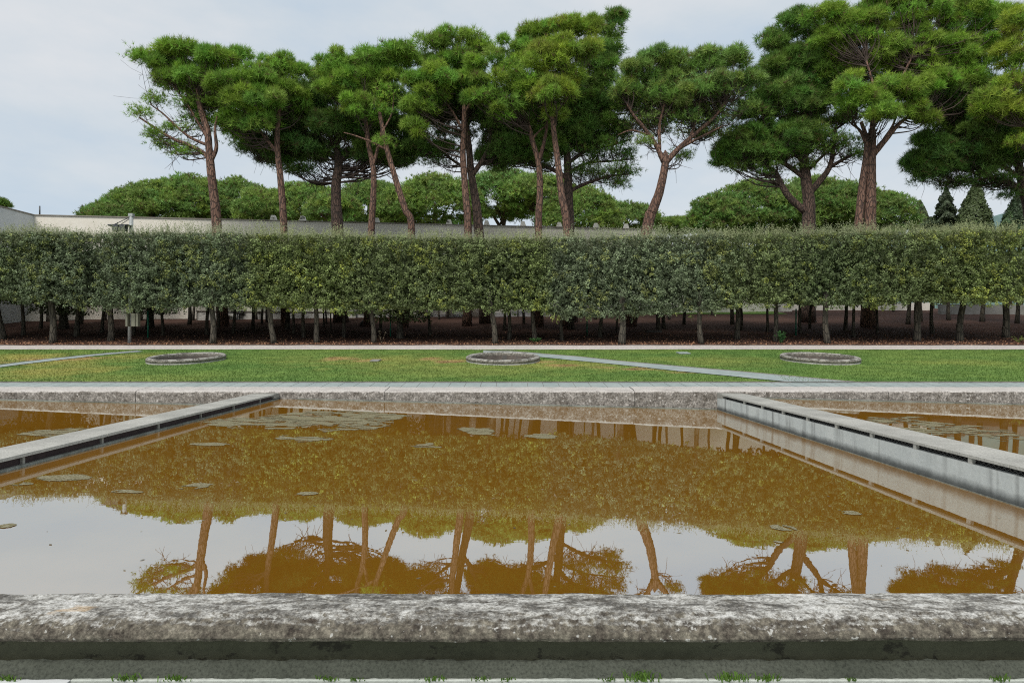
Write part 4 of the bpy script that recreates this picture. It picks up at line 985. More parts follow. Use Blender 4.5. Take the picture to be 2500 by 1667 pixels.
# hanging sprays and foot plants
def sprig_plant(name, label, cat, px, py, d, n, h, spread, hue, L=.12, W=.03, up=1.0):
    x = P(px, 0, d)[0]; z = zg(d); C, N = [], []
    for k in range(n):
        a = random.uniform(0, 6.28); s = random.uniform(.2, 1) * spread; hh = h * random.uniform(.5, 1)
        for t in np.linspace(.1, 1, 7): C.append((x + math.cos(a) * s * t, d + math.sin(a) * s * t, z + hh * t * (1.25 - .35 * t))); N.append((math.cos(a), math.sin(a) - .5, .5))
    C = np.array(C); V, Fc = leaf_quads(C, np.array(N), L, W, RNG)
    tag(mesh_np(name, V, Fc, M['leaf'], None, np.repeat(np.array(hue) * RNG.uniform(.6, 1.4, (len(C), 1)), 4, 0), origin=(x, d, z)), label, cat)
sprig_plant('fern_clump', 'bright green fern clump at the foot of a clipped tree right of centre', 'fern', 1907, 836, 31.0, 34, .62, .28, (.035, .10, .025), .16, .05)
sprig_plant('small_shrub', 'small dark leafy plant at the foot of a clipped tree near the middle', 'shrub', 1308, 836, 31.2, 26, .24, .35, (.05, .12, .03), .1, .06)
sprig_plant('small_shrub', 'sparse yellow-green seedling on the soil at the right edge', 'shrub', 2488, 828, 31.2, 12, .35, .3, (.16, .2, .05), .08, .04)
sprig_plant('dry_twig', 'bare dry twig leaning at the foot of a clipped tree left of centre', 'twig', 932, 836, 31.0, 3, .6, .25, (.3, .24, .16), .12, .02)

# ------------------------------------------------------------------ umbrella pines
O = 2500 / 2352.0     # the tables below are in overview pixels
rngp = np.random.default_rng(21)
def puff_template(nt_, nn, ln, wd_, seed, core=.45):
    r = np.random.default_rng(seed)
    u = norm(r.normal(0, 1, (nt_ * 3, 3))); u = u[u[:, 2] > -.45][:nt_]
    rad = r.uniform(core, 1.0, (len(u), 1)) ** .6; rad *= 1 + .38 * vnoise(u[:, 0] * 2.5, u[:, 1] * 2.5, u[:, 2] * 2.5 + seed)[:, None]
    C = u * rad * np.array([1, 1, .72])
    Cn = np.repeat(C, nn, 0); un = np.repeat(u, nn, 0)
    dirs = norm(un * .55 + r.normal(0, .62, un.shape) + np.array([0, 0, .38]))
    side = norm(np.cross(dirs, r.normal(0, 1, dirs.shape))) * wd_ / 2
    tip = dirs * ln * r.uniform(.6, 1.15, (len(dirs), 1))
    return Cn, side, tip, np.repeat(np.arange(len(u)), nn)
TEMPL = [puff_template(84, 10, .36, .027, s) for s in range(5)]
TEMPL_FAR = [puff_template(46, 6, .34, .07, s + 50) for s in range(4)]
TEMPL_SPARSE = [puff_template(40, 9, .26, .022, s + 90, .1) for s in range(4)]
def puffs_to_mesh(name, puffs, root, templ, hue, hv=.18, tuft_scale=1.0):
    VV, CC = [], []
    hue = np.array(hue)
    for (c, r, sp) in puffs:
        tp = (TEMPL_SPARSE if sp else templ); Cn, side, tip, tid = tp[rngp.integers(len(tp))]
        a = rngp.uniform(0, 6.28); ca, sa = math.cos(a), math.sin(a); R = np.array([[ca, -sa, 0], [sa, ca, 0], [0, 0, 1]])
        b0 = (Cn @ R.T) * r * np.array([1, 1, rngp.uniform(.75, 1.05)]) + c; s_ = side @ R.T; t_ = tip @ R.T * tuft_scale
        VV.append(np.stack([b0 - s_, b0 + s_, b0 + t_], 1).reshape(-1, 3))
        hc = hue * rngp.uniform(1 - hv, 1 + hv) * np.array([rngp.uniform(.85, 1.2), 1, rngp.uniform(.8, 1.2)])
        tv_ = rngp.uniform(.65, 1.35, (tid.max() + 1, 1)); br = rngp.uniform(0, 1, (tid.max() + 1, 1)) < .05
        cc = np.where(br, np.array([.17, .12, .06]), hc * tv_)[tid]
        CC.append(np.repeat(cc, 3, 0))
    V = np.concatenate(VV); return mesh_np(name, V, np.arange(len(V)).reshape(-1, 3), M['needle'], root, np.concatenate(CC))
def blob_puffs(blobs, d, r0=.62, dens=1.0, depth=1.0):
    out = []
    for bl in blobs:
        px, py, rx, ry = bl[:4]; dy = bl[4] if len(bl) > 4 else 0.0; sp = bl[5] if len(bl) > 5 else 0
        dd = d + dy; cx, cy, cz = P(px * O, py * O, dd); a, c_ = rx * O * dd / F, ry * O * dd / F; b = max(a, c_) * .85 * depth
        n = max(4, int(dens * (a * c_ + .5 * a * b) / (r0 * r0) * (1.5 if sp else 2.0))); r = r0 * (1.25 if sp else .95)
        k = 0
        while k < n:
            u = rngp.normal(0, 1, 3); u /= np.linalg.norm(u); q = rngp.uniform(.25, 1) ** .5
            if u[2] < -.55 and rngp.uniform() < .6: continue
            rr = r * rngp.uniform(.55, 1.3)
            ax, bx_, cx_ = max(a - rr * .75, .1), max(b - rr * .7, .1), max(c_ - rr * .6, .1)
            out.append((np.array([cx + u[0] * q * ax, cy + u[1] * q * bx_, cz + u[2] * q * cx_]), rr, sp)); k += 1
    return out
def px_line(pts, d, dys=None):
    return [np.array(P(p[0] * O, p[1] * O, d + (p[2] if len(p) > 2 else 0))) for p in pts]
def pine(label, d, trunk, rad_px, limbs, blobs, bark='bark_red', hue=(.105, .215, .032), r0=.62, dens=1.0, twigd=1.0, base_px=None, rmin=.10, name='umbrella_pine', group='umbrella pines rising behind the hedge'):
    """trunk: overview pixels bottom to top; rad_px: trunk width in source px at base"""
    line = px_line(trunk, d)
    zb = zg(d); b0 = line[0].copy(); v = line[0] - line[1]; t = (zb - .1 - b0[2]) / v[2]
    bot = b0 + v * t * .7; bot[2] = zb - .1
    if base_px is not None: bot[0] = P(base_px, 0, d)[0]
    line = [bot] + line; sl = smoothline(line, 6); n = len(sl); r0_ = rad_px * d / F / 2
    root = thing(name, label, 'pine tree', tuple(bot + np.array([0, 0, .1])), group)
    rr = [max(r0_ * (1.25 if i == 0 else 1.08 if i < 3 else 1 - .55 * i / n) * min(1, (n - 1 - i) / 4 + .2), .03) for i in range(n)]
    mb = MB(); mb.tube(sl, rr, 14, True, .10); mb.build('trunk', M[bark], root, True)
    skel = [(p, r) for p, r in zip(sl[n // 2:], rr[n // 2:])]
    for lb in limbs:
        w = lb[0]; ll = px_line(lb[1:], d); s2 = smoothline(ll, 6); m_ = len(s2)
        r2 = [max(w * d / F / 2 * (1 - .7 * i / m_), .02) for i in range(m_)]
        mb = MB(); mb.tube(s2, r2, 9, True, .10); mb.build('limb', M[bark], root, True)
        skel += [(p, r) for p, r in zip(s2[3:], r2[3:])]
    if bark == 'bark_dark': twigd = max(twigd, 1.7)
    puffs = blob_puffs(blobs, d, r0, dens)
    SP = np.array([s[0] for s in skel]); SR = np.array([s[1] for s in skel])
    mb = MB(); nodes = []
    for (c, r, sp) in puffs:
        if rngp.uniform() > .8 * twigd: continue
        D = SP - c; dist = np.linalg.norm(D, axis=1) + np.maximum(D[:, 2], -1.0) * .9 + 1.2 * (D[:, 2] > -.2)
        k = int(np.argmin(dist + rngp.uniform(0, .8, len(dist)))); s = SP[k]
        L = np.linalg.norm(c - s)
        if L < .3: continue
        mid = s + (c - s) * .5 + np.array([rngp.normal(0, .07), rngp.normal(0, .07), -.13]) * L
        pts = smoothline([s, mid, c], 4); ra = min(SR[k] * .6, .022 + .011 * L)
        mb.tube(pts, [ra * (1 - .75 * i / (len(pts) - 1)) for i in range(len(pts))], 5, False)
        nodes.append((pts, ra))
        # forked twigs
        for q in range(int(2 + 3 * twigd)):
            pk = pts[rngp.integers(2, len(pts))]; e_ = pk + rngp.normal(0, 1, 3) * .45 * r * 1.4 + np.array([0, 0, .12])
            mb.tube([pk, (pk + e_) / 2 + rngp.normal(0, .05, 3), e_], [ra * .4, ra * .3, .007], 3, False)
    if mb.v: mb.build('twigs', M['twig'], root, True)
    puffs_to_mesh('crown', puffs, root, TEMPL, hue)
    return root
BR, SHADE_C = (.25, .42, .065), (.135, .25, .055)  # back-pine tone darkened, its shade is put into the needle colour
YB = (.30, .42, .06)
D0 = 39.5
pine('leftmost tall pine with a bare stretch of sky beside its long low left branch', D0, [(497, 505), (490, 440), (484, 385), (480, 340), (476, 300), (462, 255), (450, 200)], 25,
     [(12, (484, 372), (497, 340), (494, 300), (500, 260)), (12, (484, 370), (465, 350), (430, 332), (395, 318), (350, 290), (320, 270)), (8, (480, 335), (440, 318), (410, 295), (375, 262), (345, 240)), (8, (478, 320), (460, 290), (430, 240), (400, 200))],
     [(360, 135, 55, 36), (325, 132, 20, 12, 0, 1), (425, 122, 60, 32), (500, 140, 68, 34), (430, 180, 75, 40), (500, 190, 60, 40), (545, 130, 32, 24), (440, 235, 55, 30, 0, 1), (330, 262, 36, 22, 0, 1), (360, 232, 34, 16, 0, 1), (390, 335, 62, 22, .5, 1), (405, 300, 45, 18, .5, 1), (355, 310, 30, 16, 0, 1), (420, 352, 45, 12, 0, 1), (470, 235, 60, 36, 1), (440, 275, 40, 26, 1, 1), (480, 285, 36, 26, 1, 1), (430, 185, 80, 56, 1), (500, 215, 62, 56, 1), (470, 280, 56, 34, 1, 1)], 'bark_red', BR, base_px=545)
pine('slim pine, second from the left, with a low left fork and a full rounded head', D0, [(652, 525), (645, 420), (638, 350), (637, 300), (641, 250), (640, 210)], 19,
     [(10, (638, 352), (612, 320), (590, 290), (565, 265)), (7, (637, 300), (625, 260), (600, 230))],
     [(520, 205, 50, 38, -1), (575, 180, 60, 42, -1), (640, 155, 55, 32), (690, 175, 28, 36), (600, 235, 75, 42, -1), (540, 240, 52, 36, -1), (660, 215, 50, 50), (590, 285, 60, 34, -.5), (520, 275, 36, 26), (690, 250, 28, 40, 1), (610, 225, 90, 60, 1), (560, 290, 60, 40, 1), (560, 325, 40, 20, 1, 1)], 'bark_red', BR, base_px=697)
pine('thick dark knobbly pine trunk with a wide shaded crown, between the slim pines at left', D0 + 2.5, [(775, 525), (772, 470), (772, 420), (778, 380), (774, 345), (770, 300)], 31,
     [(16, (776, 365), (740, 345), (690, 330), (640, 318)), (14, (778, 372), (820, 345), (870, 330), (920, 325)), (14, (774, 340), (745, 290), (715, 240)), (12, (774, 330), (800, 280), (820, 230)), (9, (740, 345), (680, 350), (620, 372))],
     [(600, 335, 60, 22, 0), (580, 320, 50, 18), (660, 345, 70, 30), (700, 300, 80, 50), (690, 385, 50, 20, 0, 1), (770, 250, 70, 80), (745, 180, 40, 50), (880, 350, 60, 30), (930, 355, 50, 34), (850, 290, 60, 50), (900, 225, 40, 60), (650, 385, 36, 22, 0, 1), (560, 345, 30, 14, 0, 1), (700, 235, 80, 60), (800, 200, 80, 70), (770, 300, 110, 44), (860, 250, 70, 70), (650, 290, 70, 40), (900, 300, 60, 44), (940, 320, 40, 30), (620, 352, 80, 30), (700, 345, 80, 40), (890, 362, 80, 28), (840, 355, 70, 28), (760, 350, 70, 26, 0, 1), (690, 395, 60, 18, 0, 1)], 'bark_dark', SHADE_C)
pine('pine with a slender trunk forking high, just right of the thick dark trunk', D0 - .5, [(853, 525), (858, 440), (857, 385), (846, 330), (842, 290), (835, 250)], 18,
     [(10, (857, 380), (868, 340), (876, 300), (872, 270))],
     [(770, 150, 52, 42), (800, 190, 60, 45), (850, 140, 62, 34), (820, 240, 52, 30, -.5), (845, 275, 34, 22, 0, 1), (870, 180, 50, 40), (760, 205, 40, 40)], 'bark_red', BR, base_px=897)
pine('leaning pine whose trunk slants to the left above the hedge, left of the centre pair', D0 - 1, [(945, 530), (930, 480), (908, 410), (888, 340), (878, 290), (868, 240)], 19,
     [(7, (890, 345), (850, 325), (815, 312), (790, 305)), (5, (880, 300), (900, 260), (905, 210))],
     [(880, 262, 26, 30, 0, 1), (880, 330, 16, 18, 0, 1), (880, 225, 30, 40, 0, 1), (930, 120, 30, 26), (905, 160, 40, 44, 1), (900, 120, 30, 24)], 'bark_red', BR, twigd=0.0, base_px=985)
pine('straight slender pine left in the centre pair, under a broad bright crown', D0, [(1075, 530), (1069, 440), (1063, 350), (1066, 280), (1066, 220)], 21,
     [(8, (1063, 300), (1035, 250), (1000, 210)), (8, (1066, 260), (1090, 220), (1100, 180))],
     [(985, 125, 62, 42), (1050, 95, 60, 34), (1000, 190, 82, 48, -1), (1060, 160, 60, 60), (960, 245, 46, 36, -1), (950, 295, 36, 34, -1), (1010, 240, 50, 30), (1100, 110, 40, 30)], 'bark_red', BR, base_px=1140)
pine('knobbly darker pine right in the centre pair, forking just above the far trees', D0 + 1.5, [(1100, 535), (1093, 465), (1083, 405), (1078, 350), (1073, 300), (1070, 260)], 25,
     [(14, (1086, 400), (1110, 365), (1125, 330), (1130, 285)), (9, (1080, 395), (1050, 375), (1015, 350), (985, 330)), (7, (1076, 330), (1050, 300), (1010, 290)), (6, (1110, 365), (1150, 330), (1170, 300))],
     [(960, 340, 40, 18, 0, 1), (1000, 310, 50, 26, 0, 1), (1130, 260, 70, 40, 1), (1040, 260, 60, 36, 1), (1110, 300, 50, 34, 0, 1), (1160, 345, 50, 30, 0), (980, 255, 66, 50, 1), (1090, 230, 90, 60, 1), (1040, 310, 60, 26, 1, 1), (1160, 290, 60, 50, 1), (1020, 200, 90, 60, 1), (980, 335, 70, 30), (1040, 350, 50, 26, 0, 1), (1150, 345, 60, 34, 1), (1000, 370, 50, 20, 0, 1)], 'bark_dark', SHADE_C)
pine('pine with a trunk forking into two steep stems right of the centre pair', D0 - .5, [(1237, 530), (1240, 440), (1237, 375), (1222, 320), (1215, 280)], 20,
     [(11, (1238, 372), (1250, 325), (1256, 285), (1250, 240)), (6, (1222, 320), (1240, 300), (1262, 285))],
     [(1130, 170, 72, 60, -1), (1110, 220, 50, 36, -1), (1190, 120, 62, 46), (1200, 200, 62, 50, -1), (1170, 250, 52, 28, -1), (1240, 90, 60, 42)], 'bark_red', BR, base_px=1316)
pine('bare straight pine trunk leaning left beneath the tallest crown in the middle', D0 - 1.5, [(1303, 540), (1290, 450), (1281, 370), (1272, 300), (1268, 240)], 22,
     [(7, (1272, 290), (1255, 250), (1230, 220)), (7, (1272, 270), (1300, 230), (1315, 190))],
     [(1250, 140, 82, 55), (1310, 110, 70, 60), (1270, 210, 62, 36, -1), (1315, 190, 36, 44), (1350, 60, 50, 34), (1300, 60, 40, 24), (1270, 262, 30, 22)], 'bark_red', YB, base_px=1378)
pine('thick dark pine with wide spreading bare lower branches in the middle, tallest crown', D0 + 2.5, [(1308, 530), (1306, 460), (1305, 400), (1303, 350), (1310, 290), (1330, 220)], 27,
     [(13, (1305, 410), (1260, 385), (1210, 370), (1150, 350)), (10, (1304, 375), (1350, 345), (1400, 335), (1450, 320)), (10, (1307, 440), (1350, 420), (1400, 405), (1450, 400)), (10, (1303, 350), (1345, 300), (1385, 270), (1440, 260)), (10, (1303, 355), (1260, 320), (1200, 300), (1150, 290)), (8, (1305, 395), (1350, 375), (1410, 370), (1455, 365)), (10, (1310, 300), (1350, 240), (1380, 180), (1400, 120)), (7, (1300, 330), (1250, 350), (1180, 330))],
     [(1400, 70, 36, 40), (1418, 40, 26, 22), (1385, 140, 46, 60), (1400, 120, 30, 30), (1360, 210, 52, 60), (1220, 300, 72, 44), (1160, 330, 60, 34), (1240, 380, 50, 20, 0, 1), (1320, 300, 62, 50), (1390, 260, 40, 40), (1420, 320, 46, 24, 0, 1), (1430, 360, 40, 20, 0, 1), (1440, 395, 30, 20, 0, 1), (1420, 425, 26, 14, 0, 1), (1340, 350, 50, 30, 0, 1), (1150, 390, 36, 16, 0, 1), (1280, 235, 110, 64), (1350, 250, 70, 60), (1180, 275, 80, 50), (1240, 330, 80, 40), (1330, 320, 70, 36), (1370, 170, 60, 80), (1160, 365, 80, 32), (1235, 350, 90, 40), (1400, 345, 80, 44, 0, 1), (1385, 395, 80, 36, 0, 1), (1330, 400, 60, 26, 0, 1), (1370, 300, 80, 40)], 'bark_dark', (.165, .30, .06))  # needle colour lowered to paint in the shade on this back crown
pine('curved pine standing alone before open sky, its trunk bending right then forking', D0, [(1488, 520), (1497, 487), (1512, 450), (1522, 410), (1528, 370), (1528, 345)], 30,
     [(13, (1524, 372), (1505, 330), (1480, 295), (1455, 265), (1440, 240)), (15, (1528, 375), (1560, 340), (1600, 305), (1640, 270), (1665, 235)), (10, (1560, 340), (1600, 320), (1660, 290)), (9, (1515, 345), (1515, 290), (1525, 240), (1530, 200)), (8, (1585, 320), (1600, 270), (1610, 220)), (6, (1490, 310), (1450, 300), (1420, 310))],
     [(1460, 160, 52, 34), (1510, 140, 52, 30), (1570, 145, 60, 34), (1630, 140, 56, 36), (1685, 140, 40, 36), (1440, 205, 36, 34), (1550, 190, 90, 26, 1), (1640, 195, 70, 30), (1490, 250, 60, 40, 1, 1), (1570, 250, 80, 40, 1, 1), (1660, 250, 50, 40, 1, 1), (1600, 310, 60, 30, 1, 1), (1450, 290, 40, 28, 1, 1), (1480, 330, 30, 22, 0, 1), (1560, 360, 36, 16, 1, 1), (1570, 225, 130, 46, 1, 1), (1500, 200, 70, 40, 1), (1620, 230, 80, 40, 1, 1), (1480, 290, 70, 46, 1, 1), (1570, 290, 100, 50, 1, 1), (1650, 285, 60, 46, 1, 1), (1560, 240, 110, 40, 1), (1715, 190, 44, 38, 1), (1705, 240, 44, 36, 1, 1), (1430, 230, 36, 40, 1)], 'bark_red', (.25, .39, .095), dens=1.05, twigd=1.6)
pine('thick dark pine with a big low left limb, left of the twin trunks', D0 + 2.5, [(1857, 520), (1858, 465), (1852, 420), (1847, 370), (1845, 310), (1840, 250)], 35,
     [(19, (1848, 485), (1815, 455), (1795, 425), (1780, 395), (1745, 375), (1700, 360)), (19, (1856, 445), (1880, 420), (1905, 385), (1915, 340), (1920, 290)), (13, (1850, 410), (1800, 375), (1740, 345), (1690, 325)), (12, (1846, 370), (1800, 330), (1760, 300), (1730, 250)), (10, (1848, 360), (1890, 320), (1930, 290), (1960, 270)), (10, (1905, 385), (1950, 360), (1990, 345)), (9, (1852, 395), (1900, 350), (1950, 320)), (10, (1845, 320), (1820, 260), (1800, 200)), (10, (1843, 300), (1880, 240), (1900, 180))],
     [(1770, 105, 46, 46), (1830, 70, 66, 46), (1760, 170, 46, 40), (1820, 150, 66, 50), (1890, 120, 60, 60), (1800, 220, 70, 44), (1880, 210, 60, 50), (1740, 270, 60, 40), (1830, 290, 66, 34), (1690, 320, 50, 34), (1665, 365, 34, 26), (1720, 350, 60, 28), (1760, 400, 36, 16, 0, 1), (1930, 280, 40, 30, 0, 1), (1970, 360, 30, 16, 0, 1), (1740, 320, 66, 36, 1), (1820, 240, 110, 60), (1790, 320, 110, 40), (1860, 175, 90, 60), (1900, 250, 70, 50), (1840, 350, 90, 26, 0, 1), (1900, 320, 80, 34, 0, 1), (1700, 345, 70, 40), (1780, 350, 80, 36), (1735, 385, 66, 22, 0, 1), (1930, 340, 70, 36, 0, 1), (1680, 385, 40, 18, 0, 1), (1830, 385, 60, 18, 0, 1), (1790, 180, 80, 60)], 'bark_dark', (.165, .30, .06))  # shade of this back crown painted into its darker needles
tw_root = pine('massive red-barked pine with twin stems fused at the foot, right of centre', D0 - 1, [(1998, 525), (2000, 440), (2001, 370), (2003, 320), (2003, 280)], 31,
     [(24, (1970, 575), (1972, 522), (1979, 440), (1988, 370), (1990, 320), (1978, 280)), (17, (2005, 355), (2035, 320), (2065, 285), (2100, 260)), (10, (1990, 330), (1975, 300), (1955, 285)), (9, (2030, 322), (2050, 290), (2060, 260)), (11, (2003, 290), (2010, 220), (1990, 140)), (11, (2003, 290), (2060, 200), (2100, 120))],
     [(1955, 205, 44, 40, -1.5), (1985, 235, 62, 34, -1.5), (2050, 205, 62, 44, -1), (2110, 210, 60, 36, -.5), (2010, 265, 62, 30, -1.5), (2090, 255, 46, 34, -.5), (2150, 180, 44, 34), (2130, 270, 30, 22), (1900, 40, 60, 36, 1), (1960, 70, 70, 56, 1), (2040, 40, 90, 60, 1), (2130, 40, 90, 60, 1), (2000, 120, 80, 50, 1), (2090, 120, 90, 60, 1), (2180, 110, 80, 70, 1), (1910, 90, 50, 50, 1), (2220, 40, 70, 60, 1), (2280, 60, 60, 60, 1), (2080, -10, 120, 30, 1), (2210, 180, 60, 46, 1), (2000, 165, 100, 56, 2), (2110, 190, 110, 60, 2), (2200, 140, 100, 80, 2), (1930, 150, 60, 60, 2), (2180, 230, 80, 44, 2)], 'bark_red', (.26, .43, .065), base_px=2120)
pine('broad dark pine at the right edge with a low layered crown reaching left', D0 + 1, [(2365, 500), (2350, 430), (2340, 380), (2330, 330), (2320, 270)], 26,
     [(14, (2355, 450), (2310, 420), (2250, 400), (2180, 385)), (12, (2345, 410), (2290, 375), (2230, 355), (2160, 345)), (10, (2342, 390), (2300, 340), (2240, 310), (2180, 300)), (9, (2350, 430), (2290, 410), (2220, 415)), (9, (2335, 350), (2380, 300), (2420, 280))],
     [(2110, 370, 44, 34), (2150, 335, 60, 34), (2220, 330, 70, 44), (2300, 310, 70, 46), (2170, 390, 60, 24), (2240, 375, 60, 24), (2130, 415, 40, 16, 0, 1), (2200, 425, 60, 14, 0, 1), (2290, 420, 50, 22, 0, 1), (2320, 450, 36, 14, 0, 1), (2200, 270, 80, 44), (2300, 250, 70, 50), (2120, 320, 34, 24), (2380, 330, 60, 60), (2390, 250, 60, 60), (2240, 310, 120, 54), (2200, 235, 110, 60), (2290, 350, 80, 40), (2180, 350, 70, 30), (2170, 365, 90, 40), (2280, 365, 90, 40), (2240, 415, 110, 26, 0, 1), (2130, 395, 50, 24)], 'bark_dark', SHADE_C)
pine('near pine whose yellow-green boughs hang into the view at the right edge', D0 - 2.5, [(2440, 500), (2440, 400), (2435, 300), (2430, 200)], 34,
     [(12, (2435, 300), (2400, 250), (2340, 230), (2280, 220)), (10, (2438, 350), (2400, 300), (2350, 290)), (10, (2430, 200), (2380, 140), (2330, 100))],
     [(2270, 225, 50, 30), (2320, 190, 52, 40), (2330, 255, 52, 36), (2290, 255, 40, 26), (2330, 120, 50, 50), (2390, 180, 60, 60), (2335, 60, 40, 50), (2260, 250, 24, 14), (2400, 280, 60, 40), (2340, 330, 30, 20, 0, 1)], 'bark_dark', YB)

# ------------------------------------------------------------------ far trees beyond the wall
def far_tree(label, px, topy, hw_, hh, d=69., hue=(.135, .235, .045), trunk=True, tiny=False, r0=.85):
    z0 = zg(d); cx = P(px * O, 0, d)[0]; ztop = (CY - topy * O) * d / F; a = hw_ * 1.42 * O * d / F; h = hh * O * d / F
    root = thing('round_pine' , label, 'pine tree', (cx, d, z0), 'round-headed pines beyond the white wall')
    puffs = []; b = a * .8; n = int((a * b * 2.0 + a * h * 1.6) / (r0 * r0) * 2.3) + 6; cz = ztop - h
    while len(puffs) < n:
        u = rngp.normal(0, 1, 3); u /= np.linalg.norm(u)
        if u[2] < -.15 or u[1] > .75: continue
        q = rngp.uniform(.80, 1.02); rr = r0 * rngp.uniform(.6, 1.3)
        puffs.append((np.array([cx + u[0] * q * max(a - rr * .6, .2), d + u[1] * q * b, cz + u[2] * q * (h - rr * .5)]), rr, 0))
    for _ in range(int(n * .25)):
        u = rngp.uniform(-1, 1, 3); puffs.append((np.array([cx + u[0] * a * .8, d + u[1] * b * .6, cz - h * .1 - abs(u[2]) * h * .35]), r0 * .8, 0))
    puffs_to_mesh('crown', puffs, root, TEMPL_FAR, hue, .16)
    mb = MB(); mb.tube(smoothline([(cx, d, z0 - .2), (cx + rngp.normal(0, .3), d, (z0 + cz) / 2), (cx + rngp.normal(0, .5), d, cz + h * .2)], 5), np.linspace(.35, .2, 11)[:11], 8); mb.build('trunk', M['bark_dark'], root, True)
    mb = MB()
    for k in range(7):
        e_ = (cx + rngp.uniform(-.75, .75) * a, d + rngp.uniform(-.6, .6) * b, cz + rngp.uniform(0, .4) * h)
        mb.tube(smoothline([(cx, d, cz - h * rngp.uniform(.2, .9)), ((cx + e_[0]) / 2, (d + e_[1]) / 2, cz - h * .15), e_], 3), np.linspace(.14, .04, 7)[:7], 5, False)
    mb.build('branches', M['bark_dark'], root, True)
# px, top y, half width, half height
FT = [(262, 462, 52, 45, 66, 'round pine crown at the left end of the far row'), (345, 418, 78, 80, 69, 'large domed pine crown behind the left wall, left of the leftmost tall trunk'),
      (440, 402, 80, 90, 71, 'highest domed crown of the left far row, just left of the leftmost tall trunk'), (545, 408, 62, 84, 72, 'round crown behind and right of the leftmost tall trunk'),
      (612, 430, 52, 62, 67, 'round crown left of the slim second trunk'), (705, 414, 62, 76, 70, 'round crown between the slim second trunk and the thick dark one'),
      (765, 440, 46, 50, 65, 'small bright round crown behind the thick dark trunk'), (850, 410, 62, 76, 70, 'round crown behind the slender high-forking trunk'),
      (915, 430, 44, 60, 67, 'round crown behind the leaning trunk'), (1000, 400, 82, 90, 69, 'wide bright crown left of the centre pair'),
      (1150, 388, 72, 80, 72, 'tall crown right of the centre pair'), (1235, 400, 70, 60, 70, 'crown behind the forked trunk right of centre'), (1330, 425, 72, 90, 68, 'dense crown right of the middle thick trunk'),
      (1432, 465, 62, 50, 74, 'low sloping crown left of the lone curved pine'), (1555, 500, 52, 24, 90, 'low distant crown right of the lone curved pine'),
      (1655, 440, 58, 78, 68, 'round crown at the left end of the right far group'), (1745, 412, 92, 100, 70, 'large domed crown left of the dark pine with the low limb'), (1870, 405, 82, 96, 72, 'domed crown behind the dark pine with the low limb'), (1950, 416, 62, 84, 70, 'domed crown left behind the twin trunks'),
      (2040, 440, 46, 66, 68, 'small round crown right of the twin trunks')]
for t in FT: far_tree(t[5], t[0], t[1], t[2], t[3], t[4], hue=(.24, .365, .09) if rngp.uniform() < .5 else (.205, .325, .085))
far_tree('tiny bit of a tree crown above the wall at the left edge', 0, 457, 11, 14, 60, r0=.5)

def conifer(label, px, topy, basey, hw_, d, hue, kind='cypress'):
    z0 = zg(d); cx = P(px * O, 0, d)[0]; zt = (CY - topy * O) * d / F; zb = (CY - basey * O) * d / F - 2.0; a = hw_ * O * d / F
    root = thing(kind, label, kind.replace('_', ' '), (cx, d, z0), None)
    n = 9000; t = rngp.uniform(0, 1, n) ** .75; ang = rngp.uniform(0, 6.283, n)
    zz = zt + (zb - zt) * t
    if kind == 'cypress': prof = np.interp(t, [0, .15, .45, .75, 1], [.04, .33, .72, .95, 1.0]); lump = .45 * fbm(np.cos(ang) * 2.4, np.sin(ang) * 2.4, zz * .8 + px, 3)
    else: prof = np.interp(t, [0, .2, .5, 1], [.05, .35, .7, 1.0]) * (1 + .35 * np.sin(zz * 5.2 + 2 * np.sin(ang * 3 + px))); lump = .35 * fbm(np.cos(ang) * 3, np.sin(ang) * 3, zz + px, 3)
    r = a * prof * (1 + lump) * rngp.uniform(.7, 1.02, n)
    C = np.stack([cx + r * np.cos(ang) + .1 * a * fbm(zz * .5, 0, px), d + r * np.sin(ang), zz], 1); N = np.stack([np.cos(ang), np.sin(ang), .4 + 0 * ang], 1)
    V, Fc = leaf_quads(C, N, .34, .16, rngp)
    cc = np.array(hue) * (1 + .4 * fbm(C[:, 0], C[:, 1], C[:, 2])[:, None]) * rngp.uniform(.6, 1.35, (n, 1))
    mesh_np('crown', V, Fc, M['leaf'], root, np.repeat(cc, 4, 0))
    mb = MB(); mb.tube([(cx, d, z0 - .2), (cx, d, zt - (zt - zb) * .15)], [.3, .08], 8); mb.build('trunk', M['bark_dark'], root, True)
conifer('small pointed cypress above the hedge, left of the fir', 2113, 461, 515, 25, 72, (.095, .125, .055), 'cypress')
conifer('dark ragged fir between the two cypresses at right', 2172, 432, 515, 30, 70, (.07, .095, .05), 'fir_tree')
conifer('large full cypress above the hedge at right', 2240, 418, 515, 38, 68, (.10, .135, .055), 'cypress')
conifer('dark conifer at the right edge beneath the broad pine', 2342, 440, 515, 40, 66, (.06, .095, .045), 'cypress')
conifer('low bushy conifer left of the dark one at the right edge', 2318, 486, 515, 26, 66, (.085, .14, .06), 'fir_tree')
conifer('low dark shrub between the cypresses above the hedge', 2140, 500, 515, 40, 71, (.06, .09, .04), 'fir_tree')
# far hill
X = np.linspace(120, 420, 40); zh = (CY - np.interp(X * F / 500 + CX, [1700, 2370, 2430, 2460, 2500, 2700], [610, 560, 524, 520, 518, 560])) * 500 / F
V = np.concatenate([np.c_[X, X * 0 + 500, zh + .8 * fbm(X * .2, 0, 1)], np.c_[X, X * 0 + 480, X * 0 + 3], np.c_[X, X * 0 + 620, X * 0 + 3]]); n = 40
Fc = [(i + n, i + n + 1, i + 1, i) for i in range(n - 1)] + [(i, i + 1, i + 1 + 2 * n, i + 2 * n) for i in range(n - 1)]
mesh_np('hill', V, Fc, M['hill'])['kind'] = 'structure'

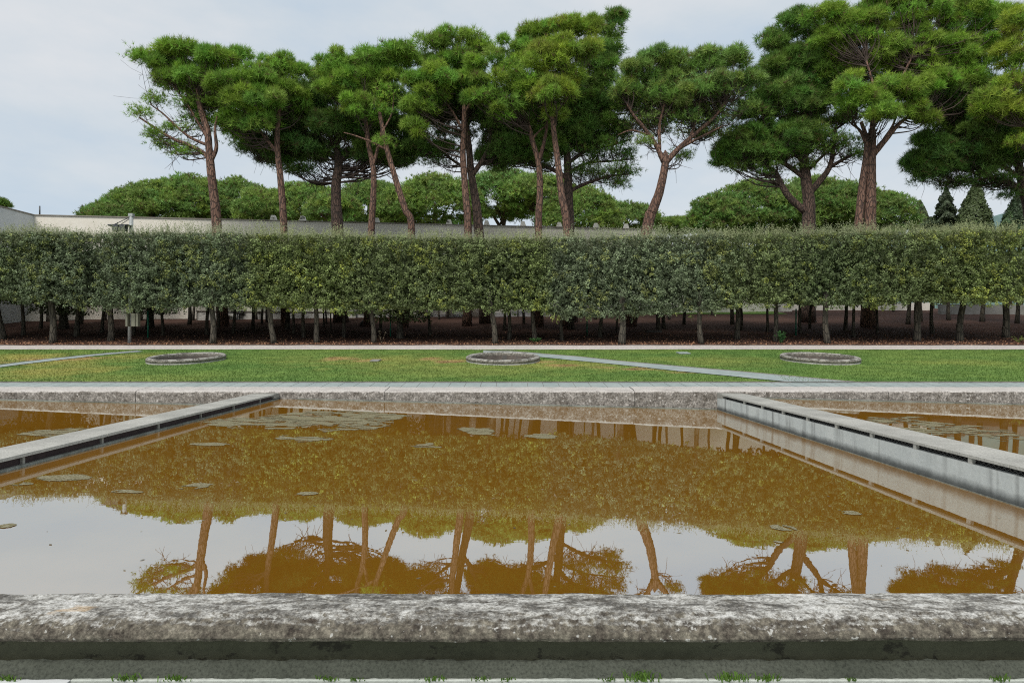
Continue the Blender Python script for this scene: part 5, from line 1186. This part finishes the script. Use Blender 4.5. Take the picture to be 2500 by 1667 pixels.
# ------------------------------------------------------------------ weeds in the joint before the parapet
WE = [(15, 'tuft of weed at the left edge of the front joint'), (310, 'clump of bright green weed, the larger at left'), (430, 'upright clump of bright green weed right of the larger left one'), (800, 'low spread of weed left of the middle'), (870, 'tiny weed sprouts before the plinth, left of the middle'), (1055, 'single thin grass tuft left of centre'), (1175, 'thin grass sprout at centre'), (1235, 'small bright weed right of the thin centre sprout'), (1485, 'tiny weed right of centre'), (1570, 'largest grassy clump, right of centre'), (1790, 'leaning spray of grass at right'), (1870, 'spiky green tuft right of the leaning spray'), (2080, 'low weed near the right end'), (2440, 'pale grass tuft by the right edge')]
SZ = [.8, 1, .9, .7, .5, .7, .6, .5, .5, 1.3, 1.2, .9, .5, .8]
for (px, lab), s in zip(WE, SZ):
    d = 2.94; x = (px - CX) * d / F; n = int(46 * s); C = []; V = []; cl = []
    for k in range(n):
        a = random.uniform(0, 6.28); bx_, by_ = x + random.gauss(0, .03 * s), d + random.gauss(0, .006)
        h = random.uniform(.015, .045) * s; lx_, ly_ = math.cos(a) * h * .8, math.sin(a) * h * .25 - .01; w = random.uniform(.0015, .003)
        z = -1.459; m1 = (bx_ + lx_ * .4, by_ + ly_ * .4, z + h * .75); V += [(bx_ - w, by_, z), (bx_ + w, by_, z), (m1[0] + w, m1[1], m1[2]), (m1[0] - w, m1[1], m1[2]), (m1[0] - w, m1[1], m1[2]), (m1[0] + w, m1[1], m1[2]), (bx_ + lx_ + w * .2, by_ + ly_, z + h * .9), (bx_ + lx_ - w * .2, by_ + ly_, z + h * .9)]
        g = random.uniform(.7, 1.3); cl += [(.11 * g, .20 * g, .035 * g)] * 8
    Fc = np.arange(len(V)).reshape(-1, 4)
    tag(mesh_np('weed', np.array(V), Fc, M['grass'], None, np.array(cl), origin=(x, d, -1.459)), lab, 'weed', 'weeds in the joint before the parapet')

# ------------------------------------------------------------------ set the site at its true slope
bpy.context.view_layer.update()
for o in list(scene.objects):
    if o.parent is None and o.type in ('MESH', 'EMPTY'):
        o.matrix_world = SITE @ o.matrix_basis
# the water-side base wall band is measured in each object's own frame, see material 'streaked_grey_render'
